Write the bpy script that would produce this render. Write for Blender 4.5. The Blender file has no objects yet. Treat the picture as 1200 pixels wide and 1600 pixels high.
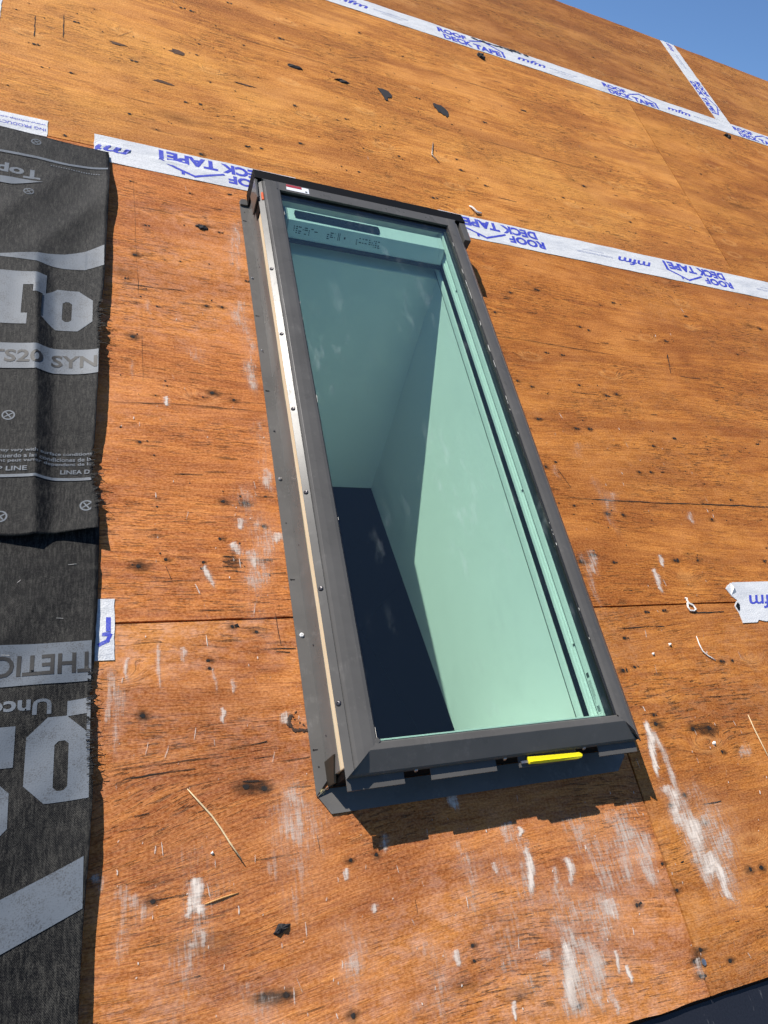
import bpy, bmesh, math, random
from mathutils import Matrix, Vector, noise

# ------------------------------------------------------------------ camera, sky, sun, exposure
# Roof frame: u runs right along the eave, v runs up the slope, h is the height above the deck (metres).
PITCH = math.atan2(8, 12)
ROOF = Matrix.Rotation(PITCH, 4, 'X')
SC = bpy.context.scene
COL = SC.collection

cam_data = bpy.data.cameras.new('camera')
cam = bpy.data.objects.new('camera', cam_data)
COL.objects.link(cam)
SC.camera = cam
right = Vector((0.91876534, -0.18327731, 0.34968512))
down = Vector((0.02632555, -0.85530700, -0.51745233))
fwd = Vector((0.39392540, 0.48462291, -0.78100154))
cm = Matrix.Identity(4)
for i in range(3):
    cm[i][0], cm[i][1], cm[i][2] = right[i], -down[i], -fwd[i]
cm[0][3], cm[1][3], cm[2][3] = 0.0, -0.459083, 1.092148
cam.matrix_world = ROOF @ cm
cam_data.sensor_width = 36.0
cam_data.lens = 1094.93 / 1600 * 36.0
cam_data.clip_start = 0.02
cam_data.clip_end = 20000

TO_SUN = (ROOF.to_3x3() @ Vector((-0.77, 1.13, 1.0))).normalized()
SUN_EL = math.asin(TO_SUN.z)
SUN_AZ = math.atan2(TO_SUN.x, TO_SUN.y)

world = bpy.data.worlds.new('World')
SC.world = world
world.use_nodes = True
world.cycles.sampling_method = 'MANUAL'
world.cycles.sample_map_resolution = 256
SC.cycles.use_light_tree = False
wn = world.node_tree.nodes
wl = world.node_tree.links
wn.clear()
sky = wn.new('ShaderNodeTexSky')
sky.sky_type = 'NISHITA'
sky.sun_disc = False
sky.sun_elevation = SUN_EL
sky.sun_rotation = SUN_AZ
sky.altitude = 600
sky.air_density = 0.9
sky.dust_density = 0.0
sky.ozone_density = 9.0
bg = wn.new('ShaderNodeBackground')
bg.inputs['Strength'].default_value = 0.095
wo = wn.new('ShaderNodeOutputWorld')
wl.new(sky.outputs[0], bg.inputs[0])
wl.new(bg.outputs[0], wo.inputs[0])

sun_data = bpy.data.lights.new('sun', 'SUN')
sun_data.energy = 4.6
sun_data.angle = math.radians(0.53)
sun_data.color = (1.0, 0.95, 0.88)
sun = bpy.data.objects.new('sun', sun_data)
COL.objects.link(sun)
sun.location = (0, 0, 8)
sun.rotation_euler = TO_SUN.to_track_quat('Z', 'Y').to_euler()

SC.view_settings.view_transform = 'Standard'
SC.view_settings.look = 'None'
SC.view_settings.exposure = 0.5
SC.view_settings.gamma = 1.0
SC.view_settings.use_curve_mapping = False
SC.cycles.max_bounces = 10
SC.cycles.transparent_max_bounces = 16
SC.cycles.caustics_reflective = False
SC.cycles.caustics_refractive = False

rnd = random.Random(11)

# ------------------------------------------------------------------ material helpers
class NT:
    def __init__(self, name):
        self.m = bpy.data.materials.new(name)
        self.m.use_nodes = True
        self.t = self.m.node_tree
        self.t.nodes.clear()
        self.out = self.t.nodes.new('ShaderNodeOutputMaterial')
    def n(self, typ, ins=None, **props):
        nd = self.t.nodes.new('ShaderNode' + typ)
        for k, v in props.items():
            setattr(nd, k, v)
        if ins:
            for k, v in ins.items():
                self.set(nd.inputs[k], v)
        return nd
    def set(self, sock, v):
        if isinstance(v, bpy.types.NodeSocket):
            self.t.links.new(v, sock)
        elif isinstance(v, bpy.types.Node):
            self.t.links.new(v.outputs[0], sock)
        else:
            sock.default_value = v
    def math(self, op, a, b=None, c=None, clamp=False):
        nd = self.n('Math', operation=op, use_clamp=clamp)
        self.set(nd.inputs[0], a)
        if b is not None: self.set(nd.inputs[1], b)
        if c is not None: self.set(nd.inputs[2], c)
        return nd.outputs[0]
    def noise(self, vec, scale=1.0, detail=3.0, rough=0.55, dist=0.0):
        return self.n('TexNoise', {'Vector': vec, 'Scale': scale, 'Detail': detail, 'Roughness': rough, 'Distortion': dist}).outputs['Fac']
    def scalev(self, vec, s, off=None):
        nd = self.n('VectorMath', operation='MULTIPLY')
        self.set(nd.inputs[0], vec); nd.inputs[1].default_value = s
        if off is None: return nd.outputs[0]
        a = self.n('VectorMath', operation='ADD')
        self.set(a.inputs[0], nd.outputs[0]); self.set(a.inputs[1], off)
        return a.outputs[0]
    def rng(self, val, a, b, c=0.0, d=1.0, smooth=False):
        nd = self.n('MapRange', {'Value': val, 'From Min': a, 'From Max': b, 'To Min': c, 'To Max': d})
        if smooth: nd.interpolation_type = 'SMOOTHSTEP'
        return nd.outputs[0]
    def mix(self, fac, a, b, mode='MIX'):
        nd = self.n('Mix', data_type='RGBA', blend_type=mode)
        self.set(nd.inputs[0], fac); self.set(nd.inputs[6], a); self.set(nd.inputs[7], b)
        return nd.outputs[2]
    def ramp(self, fac, stops):
        nd = self.n('ValToRGB'); self.set(nd.inputs[0], fac)
        e = nd.color_ramp.elements
        while len(e) < len(stops): e.new(0.5)
        for el, (p, c) in zip(e, stops):
            el.position = p; el.color = (*c, 1)
        return nd.outputs[0]
    def bump(self, h, strength=0.3, dist=0.002, normal=None):
        nd = self.n('Bump', {'Height': h, 'Strength': strength, 'Distance': dist})
        if normal is not None: self.set(nd.inputs['Normal'], normal)
        return nd.outputs[0]
    def pbr(self, col, rough=0.6, metal=0.0, normal=None, spec=0.5, alpha=None, coat=None):
        b = self.n('BsdfPrincipled')
        self.set(b.inputs['Base Color'], col if not isinstance(col, tuple) else (*col[:3], 1))
        self.set(b.inputs['Roughness'], rough)
        self.set(b.inputs['Metallic'], metal)
        self.set(b.inputs['Specular IOR Level'], spec)
        if normal is not None: self.set(b.inputs['Normal'], normal)
        if alpha is not None: self.set(b.inputs['Alpha'], alpha)
        if coat is not None: self.set(b.inputs['Coat Weight'], coat)
        self.t.links.new(b.outputs[0], self.out.inputs[0])
        return self.m
    def objc(self):
        return self.n('TexCoord').outputs['Object']

def plywood_material():
    t = NT('weathered_plywood')
    oc = t.objc()
    info = t.n('ObjectInfo')
    rv = t.n('CombineXYZ', {'X': t.math('MULTIPLY', info.outputs['Random'], 37.0), 'Y': t.math('MULTIPLY', info.outputs['Random'], 91.0), 'Z': 0.0}).outputs[0]
    add = t.n('VectorMath', operation='ADD'); t.set(add.inputs[0], oc); t.set(add.inputs[1], rv)
    P = add.outputs[0]
    w1 = t.noise(t.scalev(P, (0.8, 2.4, 1)), 1.0, 1.0, 0.5)
    w2 = t.noise(t.scalev(P, (4.5, 13.0, 1)), 1.0, 1.0, 0.5)
    # knots: oval cells, only some of them hold one
    vo = t.n('TexVoronoi', {'Vector': t.scalev(P, (4.2, 9.5, 1)), 'Scale': 1.0, 'Randomness': 1.0}, voronoi_dimensions='2D')
    dk = vo.outputs['Distance']
    rsel = t.n('SeparateColor', {'Color': vo.outputs['Color']}).outputs[0]
    has = t.rng(rsel, 0.70, 0.86, 0.0, 1.0)
    kn = t.math('MULTIPLY', t.math('POWER', 2.7183, t.math('MULTIPLY', t.math('MULTIPLY', dk, dk), -30.0)), has)
    sep = t.n('SeparateXYZ', {'Vector': P})
    u, v = sep.outputs[0], sep.outputs[1]
    dust = t.n('Attribute', attribute_type='OBJECT', attribute_name='dust').outputs['Fac']
    vv = t.math('MULTIPLY_ADD', t.math('SUBTRACT', w1, 0.5), t.math('MULTIPLY_ADD', dust, 0.40, 0.12), v)
    vv = t.math('MULTIPLY_ADD', t.math('SUBTRACT', w2, 0.5), 0.016, vv)
    vv = t.math('MULTIPLY_ADD', kn, 0.030, vv)
    G = t.n('CombineXYZ', {'X': u, 'Y': vv, 'Z': 0.0}).outputs[0]
    def n2(vec, detail, rough=0.6):
        return t.n('TexNoise', {'Vector': vec, 'Scale': 1.0, 'Detail': detail, 'Roughness': rough}, noise_dimensions='2D').outputs['Fac']
    fine = n2(t.scalev(G, (26.0, 330.0, 1)), 3.0, 0.75)
    med = n2(t.scalev(G, (4.2, 60.0, 1)), 4.0, 0.7)
    ring = n2(t.scalev(G, (0.55, 16.0, 1)), 1.0, 0.5)
    ring = t.math('POWER', t.rng(t.math('SINE', t.math('MULTIPLY', ring, 75.0)), -1, 1, 0, 1), 4.0)
    blot = n2(t.scalev(P, (5.0, 11.0, 1)), 5.0, 0.72)
    big = n2(t.scalev(P, (0.9, 2.0, 1), (7.7, 3.1, 0.0)), 3.0, 0.6)
    patch = n2(t.scalev(P, (2.6, 6.0, 1), (13.1, 4.2, 0.0)), 3.0, 0.65)
    tone = t.math('ADD', t.math('MULTIPLY', med, 0.48), t.math('MULTIPLY', fine, 0.52))
    base = t.ramp(tone, [(0.30, (0.165, 0.048, 0.0085)), (0.42, (0.350, 0.120, 0.021)), (0.54, (0.480, 0.186, 0.036)), (0.72, (0.64, 0.295, 0.072))])
    base = t.mix(t.math('MULTIPLY', ring, 0.58), base, (0.23, 0.062, 0.012, 1))
    base = t.mix(t.rng(blot, 0.48, 0.72, 0.0, 0.72), base, (0.205, 0.055, 0.013, 1))
    base = t.mix(t.rng(blot, 0.26, 0.46, 0.42, 0.0), base, (0.66, 0.310, 0.088, 1))
    base = t.mix(t.rng(big, 0.50, 0.68, 0.0, 0.42), base, (0.60, 0.285, 0.062, 1))
    base = t.mix(t.rng(big, 0.28, 0.46, 0.42, 0.0), base, (0.24, 0.066, 0.014, 1))
    base = t.mix(t.rng(patch, 0.30, 0.47, 0.40, 0.0), base, (0.66, 0.30, 0.090, 1))
    base = t.mix(t.rng(n2(t.scalev(G, (1.1, 9.0, 1), (5.5, 1.7, 0.0)), 3.0, 0.6), 0.50, 0.66, 0.0, 0.55), base, (0.20, 0.052, 0.012, 1))
    core = t.rng(kn, 0.86, 0.99, 0.0, 0.35, True)
    base = t.mix(core, base, (0.24, 0.085, 0.022, 1))
    rim = t.math('MULTIPLY', t.rng(kn, 0.30, 0.60, 0, 1, True), t.rng(kn, 0.66, 0.90, 1, 0, True))
    base = t.mix(t.math('MULTIPLY', rim, 0.26), base, (0.68, 0.37, 0.14, 1))
    # drying checks: short dark splits along the grain, in patches
    ck = n2(t.scalev(G, (24.0, 330.0, 1)), 2.0, 0.6)
    ckm = t.math('MULTIPLY', t.rng(ck, 0.615, 0.655, 0, 1), t.rng(patch, 0.44, 0.62, 0.05, 1))
    ck2 = n2(t.scalev(G, (60.0, 460.0, 1), (3.3, 9.1, 0.0)), 1.0, 0.5)
    ckm2 = t.math('MULTIPLY', t.rng(ck2, 0.66, 0.74, 0, 1), t.rng(patch, 0.36, 0.64, 0.25, 1))
    checks = t.math('MAXIMUM', ckm, t.math('MULTIPLY', ckm2, 0.8))
    base = t.mix(t.math('MULTIPLY', checks, 0.80), base, (0.038, 0.016, 0.007, 1))
    grit = n2(t.scalev(P, (210, 300, 1)), 2.0, 0.7)
    base = t.mix(t.rng(grit, 0.34, 0.66, 0.0, 1.0), t.mix(0.24, base, (0.09, 0.028, 0.008, 1)), t.mix(0.22, base, (0.72, 0.40, 0.16, 1)))
    # worn-in plaster dust (own colour of the surface, stronger on the trodden sheets)
    d2 = n2(t.scalev(P, (30, 44, 1)), 7.0, 0.82)
    dm = t.math('MULTIPLY', t.math('MULTIPLY', t.rng(big, 0.40, 0.62, 0.15, 1, True), t.rng(d2, 0.44, 0.78, 0.0, 1)), dust)
    base = t.mix(t.math('MULTIPLY', dm, 0.85), base, (0.70, 0.50, 0.36, 1))
    base = t.mix(1.0, base, info.outputs['Color'], 'MULTIPLY')
    nrm = t.bump(t.math('SUBTRACT', tone, t.math('MULTIPLY', ckm, 0.8)), 0.8, 0.0022)
    return t.pbr(base, t.rng(med, 0.3, 0.7, 0.58, 0.74), 0.0, nrm, 0.10)

def decal_material(name, col, col2, kind):
    """worn residue or stain lying on the wood: UV x across (-1..1), y along (0..1); attribute 'mark' = strength, seed"""
    t = NT(name)
    uv = t.n('UVMap', uv_map='UVMap').outputs[0]
    s = t.n('SeparateXYZ', {'Vector': uv})
    at = t.n('Attribute', attribute_name='mark')
    a = t.n('SeparateColor', {'Color': at.outputs['Color']})
    st, sd = a.outputs[0], a.outputs[1]
    oc = t.objc()
    ax = t.math('ABSOLUTE', s.outputs[0])
    if kind == 'scuff':
        n1 = t.noise(t.scalev(oc, (230, 26, 1)), 1.0, 3.0, 0.7)
        n2 = t.noise(t.scalev(oc, (40, 330, 1)), 1.0, 4.0, 0.75)
        n3 = t.noise(t.scalev(oc, (34, 22, 1)), 1.0, 3.0, 0.6)
        body = t.math('ADD', t.math('ADD', t.math('MULTIPLY', t.rng(n1, .28, .72), 0.34), t.math('MULTIPLY', t.rng(n2, .28, .72), 0.38)), t.math('MULTIPLY', t.rng(n3, .3, .7), 0.28))
        edge = t.math('MULTIPLY', t.rng(ax, 0.0, 1.0, 1, 0, True), t.math('MULTIPLY', t.rng(s.outputs[1], 0, 0.14, 0, 1, True), t.rng(s.outputs[1], 0.7, 1.0, 1, 0, True)))
        thr = t.math('SUBTRACT', 0.98, t.math('MULTIPLY', t.math('MULTIPLY', edge, t.math('POWER', st, 0.6)), 0.78))
        al = t.math('MULTIPLY', t.rng(t.math('SUBTRACT', body, thr), -0.16, 0.36, 0, 1), t.rng(st, 0, 1, 0.35, 1.0), clamp=True)
        al = t.math('ADD', al, t.math('MULTIPLY', t.math('MULTIPLY', edge, t.rng(n1, 0.3, 0.7)), t.math('MULTIPLY', st, 0.30)), clamp=True)
        colr = t.mix(n2, (*col, 1), (*col2, 1))
    else:
        n1 = t.noise(t.scalev(oc, (60, 190, 1)), 1.0, 4.0, 0.65)
        r2 = t.math('SQRT', t.math('ADD', t.math('MULTIPLY', ax, ax), t.math('POWER', t.math('ABSOLUTE', t.math('SUBTRACT', t.math('MULTIPLY', s.outputs[1], 2.0), 1.0)), 2.0)))
        f = t.math('ADD', r2, t.math('MULTIPLY', t.math('SUBTRACT', n1, 0.5), 1.1))
        al = t.math('MULTIPLY', t.math('MULTIPLY', t.math('POWER', t.rng(f, -0.1, 0.95, 1, 0), 1.6), t.rng(r2, 0.5, 1.0, 1, 0, True)), st, clamp=True)
        colr = t.mix(n1, (*col, 1), (*col2, 1))
    return t.pbr(colr, 0.85, 0, None, 0.15, al)

def simple(name, col, rough=0.5, metal=0.0, var=0.12, nscale=60.0, bump=0.0, spec=0.5, coat=None):
    t = NT(name)
    oc = t.objc()
    n1 = t.noise(oc, nscale, 4.0, 0.6)
    lo = tuple(c * (1 - var) for c in col); hi = tuple(min(1, c * (1 + var)) for c in col)
    c = t.mix(n1, (*lo, 1), (*hi, 1))
    nr = t.bump(n1, bump, 0.001) if bump else None
    return t.pbr(c, t.rng(n1, 0.3, 0.7, max(0.03, rough - 0.06), min(1, rough + 0.06)), metal, nr, spec, None, coat)

def cladding_material(name, k, wear):
    t = NT(name)
    oc = t.objc()
    n1 = t.noise(oc, 9.0, 4.0, 0.6)
    n2 = t.noise(t.scalev(oc, (420, 60, 420)), 1.0, 2.0, 0.6)
    n3 = t.noise(oc, 900.0, 1.0, 0.5)
    c = t.mix(t.rng(n1, 0.35, 0.65, 0, 1), (0.086 * k, 0.082 * k, 0.076 * k, 1), (0.104 * k, 0.099 * k, 0.092 * k, 1))
    dustm = t.math('MULTIPLY', t.rng(t.noise(oc, 26.0, 5.0, 0.7), 0.55, 0.78, 0, 1), t.rng(n2, 0.45, 0.7, 0.2, 1))
    c = t.mix(t.math('MULTIPLY', dustm, wear), c, (0.32, 0.30, 0.275, 1))
    return t.pbr(c, t.math('ADD', t.rng(n1, 0.3, 0.7, 0.25, 0.32), t.math('MULTIPLY', dustm, 0.25)), 0.0, t.bump(n3, 0.05, 0.0005), 0.14)

def membrane_material(name, base, fleck):
    t = NT(name)
    oc = t.objc()
    weave_a = t.math('SINE', t.math('MULTIPLY', t.n('SeparateXYZ', {'Vector': oc}).outputs[0], 2600.0))
    weave_b = t.math('SINE', t.math('MULTIPLY', t.n('SeparateXYZ', {'Vector': oc}).outputs[1], 2200.0))
    wv = t.math('MULTIPLY', weave_a, weave_b)
    n1 = t.noise(t.scalev(oc, (900, 500, 400)), 1.0, 2.0, 0.7)
    n2 = t.noise(t.scalev(oc, (14, 22, 10)), 1.0, 5.0, 0.6)
    n3 = t.noise(t.scalev(oc, (330, 60, 60)), 1.0, 2.0, 0.6)
    f = t.math('ADD', t.math('MULTIPLY', n1, 0.6), t.math('MULTIPLY', n3, 0.5))
    c = t.mix(t.rng(f, 0.50, 0.82, 0, 1), (*base, 1), (*fleck, 1))
    c = t.mix(t.rng(n2, 0.45, 0.7, 0.0, 0.35), c, (base[0] * 3, base[1] * 2.9, base[2] * 2.6, 1))
    hh = t.math('ADD', t.math('MULTIPLY', wv, 0.25), t.math('ADD', n1, t.math('MULTIPLY', n2, 6.0)))
    return t.pbr(c, 0.5, 0.0, t.bump(hh, 0.6, 0.0009), 0.12)

def tape_material():
    t = NT('white_tape_facing')
    oc = t.objc()
    n1 = t.noise(oc, 420.0, 2.0, 0.6)
    n2 = t.noise(t.scalev(oc, (6, 16, 6)), 1.0, 4.0, 0.6)
    n3 = t.noise(oc, 60.0, 3.0, 0.6)
    c = t.mix(t.rng(n1, 0.35, 0.65, 0, 1), (0.54, 0.545, 0.54, 1), (0.70, 0.70, 0.69, 1))
    c = t.mix(t.rng(n2, 0.50, 0.72, 0, 0.55), c, (0.36, 0.38, 0.42, 1))
    c = t.mix(t.math('MULTIPLY', t.rng(n3, 0.66, 0.74, 0, 1), 0.25), c, (0.30, 0.27, 0.25, 1))
    hh = t.math('ADD', n1, t.math('MULTIPLY', n2, 5.0))
    return t.pbr(c, 0.55, 0, t.bump(hh, 0.6, 0.0016), 0.25)

def ink_material(name, col, under, wear=0.5):
    t = NT(name)
    oc = t.objc()
    n1 = t.noise(oc, 520.0, 2.0, 0.6)
    n2 = t.noise(oc, 38.0, 3.0, 0.6)
    f = t.math('MULTIPLY', t.rng(t.math('ADD', t.math('MULTIPLY', n1, 0.6), t.math('MULTIPLY', n2, 0.4)), 0.50, 0.66, 0, 1), wear)
    return t.pbr(t.mix(f, (*col, 1), (*under, 1)), 0.55, 0, t.bump(n1, 0.3, 0.0006), 0.35)

def glass_material():
    t = NT('green_tinted_glass')
    oc = t.objc()
    back = t.n('NewGeometry').outputs['Backfacing']
    fr = t.n('Fresnel', {'IOR': t.rng(back, 0.0, 1.0, 1.52, 1 / 1.52)})   # same reflectance on both faces of the thin pane
    tr = t.n('BsdfTransparent', {'Color': (0.822, 0.938, 0.882, 1)})
    gl = t.n('BsdfGlossy', {'Color': (1, 1, 1, 1), 'Roughness': 0.0})
    mx = t.n('MixShader'); t.set(mx.inputs[0], fr); t.set(mx.inputs[1], tr); t.set(mx.inputs[2], gl)
    # dust wiped across the pane, plus mottled reflections painted into the thin diffuse film
    d = t.math('MULTIPLY', t.rng(t.noise(t.scalev(oc, (34, 11, 1)), 1.0, 6.0, 0.72), 0.54, 0.84, 0, 1), t.rng(t.noise(t.scalev(oc, (5, 3, 1)), 1.0, 2.0, 0.5), 0.46, 0.66, 0, 1))
    sp = t.rng(t.noise(oc, 190.0, 1.0, 0.5), 0.765, 0.80, 0, 1)
    film = t.math('ADD', t.math('ADD', t.math('MULTIPLY', d, 0.22), t.math('MULTIPLY', sp, 0.03)), 0.003)
    df = t.n('BsdfDiffuse', {'Color': (0.7, 0.72, 0.72, 1)})
    m2 = t.n('MixShader'); t.set(m2.inputs[0], film); t.set(m2.inputs[1], mx); t.set(m2.inputs[2], df)
    t.t.links.new(m2.outputs[0], t.out.inputs[0])
    return t.m

def pine_material():
    t = NT('raw_pine')
    oc = t.objc()
    g = t.noise(t.scalev(oc, (260, 7, 260)), 1.0, 3.0, 0.6)
    c = t.ramp(g, [(0.3, (0.66, 0.52, 0.32)), (0.7, (0.80, 0.70, 0.50))])
    return t.pbr(c, 0.6, 0, t.bump(g, 0.2, 0.0008), 0.3)

M_PLY = plywood_material()
M_SCUFF = decal_material('chalky_scuff', (0.76, 0.70, 0.63), (0.66, 0.52, 0.40), 'scuff')
M_STAIN = decal_material('rust_stain', (0.030, 0.020, 0.014), (0.075, 0.036, 0.018), 'stain')
M_HOLE = simple('nail_hole_black', (0.010, 0.008, 0.007), 0.9, 0, 0.3)
M_CRACK = simple('dark_split', (0.022, 0.012, 0.007), 0.9, 0, 0.4, 200)
M_CLAD = cladding_material('grey_lacquered_aluminium', 1.0, 0.30)
M_FLANGE = cladding_material('worn_grey_flange', 1.35, 0.55)
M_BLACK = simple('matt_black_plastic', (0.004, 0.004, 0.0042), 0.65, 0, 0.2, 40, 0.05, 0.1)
M_RUBBER = simple('black_rubber', (0.012, 0.013, 0.016), 0.6, 0, 0.2, 90)
M_STEEL = simple('zinc_screw', (0.42, 0.40, 0.38), 0.38, 0.9, 0.2, 200)
M_SCREWD = simple('dark_coated_screw', (0.07, 0.066, 0.07), 0.4, 0.6, 0.3, 200)
M_BRASS = simple('yellow_zinc_screw', (0.50, 0.44, 0.26), 0.4, 0.85, 0.2, 200)
M_PINE = pine_material()
M_WHITE = simple('white_sash_lacquer', (0.78, 0.79, 0.78), 0.4, 0, 0.03, 20)
M_WALL = simple('white_drywall', (0.80, 0.80, 0.79), 0.85, 0, 0.035, 7, 0.05, 0.2)
M_GLASS = glass_material()
M_GREYP = simple('light_grey_plastic', (0.78, 0.79, 0.79), 0.45, 0, 0.04, 30)
M_SOLAR = simple('solar_cell_black', (0.008, 0.009, 0.014), 0.3, 0, 0.2, 50)
M_ORANGE = simple('orange_plastic', (0.70, 0.12, 0.03), 0.45, 0, 0.12, 80)
M_YELLOW = simple('yellow_plastic', (0.80, 0.66, 0.01), 0.38, 0, 0.08, 40)
M_INKD = simple('dark_grey_ink', (0.06, 0.07, 0.07), 0.6, 0, 0.2, 200)
M_RED = simple('red_ink', (0.34, 0.03, 0.04), 0.5, 0, 0.2, 200)
M_PAPER = simple('white_sticker', (0.74, 0.75, 0.76), 0.5, 0, 0.06, 100)
M_MEMB = membrane_material('black_woven_underlayment', (0.0040, 0.0040, 0.0042), (0.070, 0.066, 0.056))
M_PRINT = ink_material('grey_print', (0.095, 0.112, 0.132), (0.035, 0.037, 0.040), 0.85)
M_PRINTD = ink_material('dark_print', (0.008, 0.008, 0.008), (0.03, 0.03, 0.03), 0.4)
M_TAPE = tape_material()
M_BLUE = ink_material('blue_print', (0.040, 0.055, 0.42), (0.32, 0.36, 0.55), 0.45)
M_BLUEL = ink_material('pale_blue_print', (0.26, 0.30, 0.46), (0.50, 0.53, 0.60), 0.5)
M_ASPH = simple('asphalt_chip', (0.026, 0.025, 0.026), 0.8, 0, 0.8, 260, 0.8, 0.3)
M_STRAW = simple('dry_straw', (0.66, 0.50, 0.28), 0.6, 0, 0.15, 120)
M_CHALK = simple('white_scrap', (0.76, 0.73, 0.66), 0.7, 0, 0.12, 120)
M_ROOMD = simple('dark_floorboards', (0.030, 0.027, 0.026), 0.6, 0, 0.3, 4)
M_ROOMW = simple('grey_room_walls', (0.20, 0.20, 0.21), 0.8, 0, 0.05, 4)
M_TIMBER = simple('rafter_timber', (0.16, 0.10, 0.05), 0.8, 0, 0.2, 20)
M_STUCCO = simple('pale_stucco', (0.52, 0.49, 0.44), 0.9, 0, 0.08, 30, 0.3)
M_GROUND = simple('dry_lawn', (0.085, 0.095, 0.04), 0.95, 0, 0.4, 1.5, 0.4, 0.1)

# ------------------------------------------------------------------ mesh helpers
BASE = {}

class MB:
    def __init__(self):
        self.v = []; self.f = []; self.uv = None
    def box(self, u0, u1, v0, v1, h0, h1):
        b = len(self.v)
        for h in (h0, h1):
            self.v += [(u0, v0, h), (u1, v0, h), (u1, v1, h), (u0, v1, h)]
        self.f += [(b, b+3, b+2, b+1), (b+4, b+5, b+6, b+7), (b, b+1, b+5, b+4), (b+1, b+2, b+6, b+5), (b+2, b+3, b+7, b+6), (b+3, b, b+4, b+7)]
        return self
    def quad(self, a, b_, c, d):
        b = len(self.v); self.v += [a, b_, c, d]; self.f.append((b, b+1, b+2, b+3)); return self
    def poly(self, pts, h):
        b = len(self.v); self.v += [(x, y, h) for x, y in pts]; self.f.append(tuple(range(b, b + len(pts)))); return self
    def prism(self, pts, h0, h1):
        """outline (u, v) counter-clockwise, extruded in h"""
        b = len(self.v); n = len(pts)
        self.v += [(x, y, h0) for x, y in pts] + [(x, y, h1) for x, y in pts]
        self.f.append(tuple(range(b + n - 1, b - 1, -1))); self.f.append(tuple(range(b + n, b + 2*n)))
        for i in range(n):
            j = (i + 1) % n; self.f.append((b+i, b+j, b+n+j, b+n+i))
        return self
    def loft(self, A, B):
        """two matching closed 3-D outlines joined, with end caps"""
        b = len(self.v); n = len(A)
        self.v += list(A) + list(B)
        for i in range(n):
            j = (i + 1) % n; self.f.append((b+i, b+j, b+n+j, b+n+i))
        self.f.append(tuple(range(b + n - 1, b - 1, -1))); self.f.append(tuple(range(b + n, b + 2*n)))
        return self
    def tube(self, path, rad, seg=7):
        path = [Vector(p) for p in path]; rings = []
        for i, p in enumerate(path):
            d = (path[min(i+1, len(path)-1)] - path[max(i-1, 0)]).normalized()
            a = d.cross(Vector((0, 0, 1)))
            if a.length < 1e-4: a = d.cross(Vector((1, 0, 0)))
            a.normalize(); c = d.cross(a)
            r = rad[i] if isinstance(rad, (list, tuple)) else rad
            b = len(self.v); rings.append(b)
            for k in range(seg):
                q = 2 * math.pi * k / seg
                self.v.append(tuple(p + a * (r * math.cos(q)) + c * (r * math.sin(q))))
        for a, b in zip(rings, rings[1:]):
            for k in range(seg):
                j = (k + 1) % seg; self.f.append((a+k, a+j, b+j, b+k))
        self.f.append(tuple(rings[0] + k for k in range(seg))[::-1]); self.f.append(tuple(rings[-1] + k for k in range(seg)))
        return self
    def lathe(self, c, axis, prof, seg=12):
        """prof = [(distance along axis, radius)...]"""
        ax = Vector(axis).normalized(); a = ax.orthogonal().normalized(); d = ax.cross(a); c = Vector(c); rings = []
        for z, r in prof:
            b = len(self.v); rings.append(b)
            for k in range(seg):
                q = 2 * math.pi * k / seg
                self.v.append(tuple(c + ax * z + a * (r * math.cos(q)) + d * (r * math.sin(q))))
        for p, q in zip(rings, rings[1:]):
            for k in range(seg):
                j = (k + 1) % seg; self.f.append((p+k, p+j, q+j, q+k))
        self.f.append(tuple(rings[0] + k for k in range(seg))[::-1]); self.f.append(tuple(rings[-1] + k for k in range(seg)))
        return self

def mk(name, mb, mat, parent=None, base=None, bevel=0.0, smooth=False, recalc=True, kind=None, slots=None):
    if parent is not None: base = BASE[parent.name]
    if base is None: base = (0, 0, 0)
    bx, by, bz = base
    me = bpy.data.meshes.new(name)
    me.from_pydata([(x - bx, y - by, z - bz) for x, y, z in mb.v], [], mb.f)
    if recalc or bevel:
        bm = bmesh.new(); bm.from_mesh(me)
        if recalc: bmesh.ops.recalc_face_normals(bm, faces=bm.faces[:])
        if bevel:
            ed = [e for e in bm.edges if len(e.link_faces) == 2 and e.calc_face_angle(0) > 0.45]
            bmesh.ops.bevel(bm, geom=ed, offset=bevel, segments=2, affect='EDGES', profile=0.6, clamp_overlap=True)
        bm.to_mesh(me); bm.free()
    if smooth:
        me.polygons.foreach_set('use_smooth', [True] * len(me.polygons))
    me.materials.append(mat)
    o = bpy.data.objects.new(name, me)
    COL.objects.link(o)
    if parent is not None:
        o.parent = parent
    else:
        o.matrix_world = ROOF @ Matrix.Translation(base)
    BASE[o.name] = base
    if kind: o['kind'] = kind
    return o

def thing(name, base, label, cat, group=None):
    o = bpy.data.objects.new(name, None)
    COL.objects.link(o)
    o.empty_display_size = 0.1
    o.matrix_world = ROOF @ Matrix.Translation(base)
    BASE[o.name] = base
    return tag(o, label, cat, group)

def tag(o, label, cat, group=None):
    o['label'] = label; o['category'] = cat
    if group: o['group'] = group
    return o

def text_mesh(body, size, bold=0.0, shear=0.0, spacing=1.0):
    cu = bpy.data.curves.new('lettering', 'FONT')
    cu.body = body; cu.size = size; cu.offset = bold * size; cu.shear = shear; cu.space_character = spacing
    cu.resolution_u = 3
    ob = bpy.data.objects.new('lettering', cu)
    COL.objects.link(ob)
    dg = bpy.context.evaluated_depsgraph_get()
    me = bpy.data.meshes.new_from_object(ob.evaluated_get(dg))
    vs = [tuple(v.co) for v in me.vertices]; fs = [tuple(p.vertices) for p in me.polygons]
    bpy.data.objects.remove(ob); bpy.data.curves.remove(cu); bpy.data.meshes.remove(me)
    return vs, fs

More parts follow.
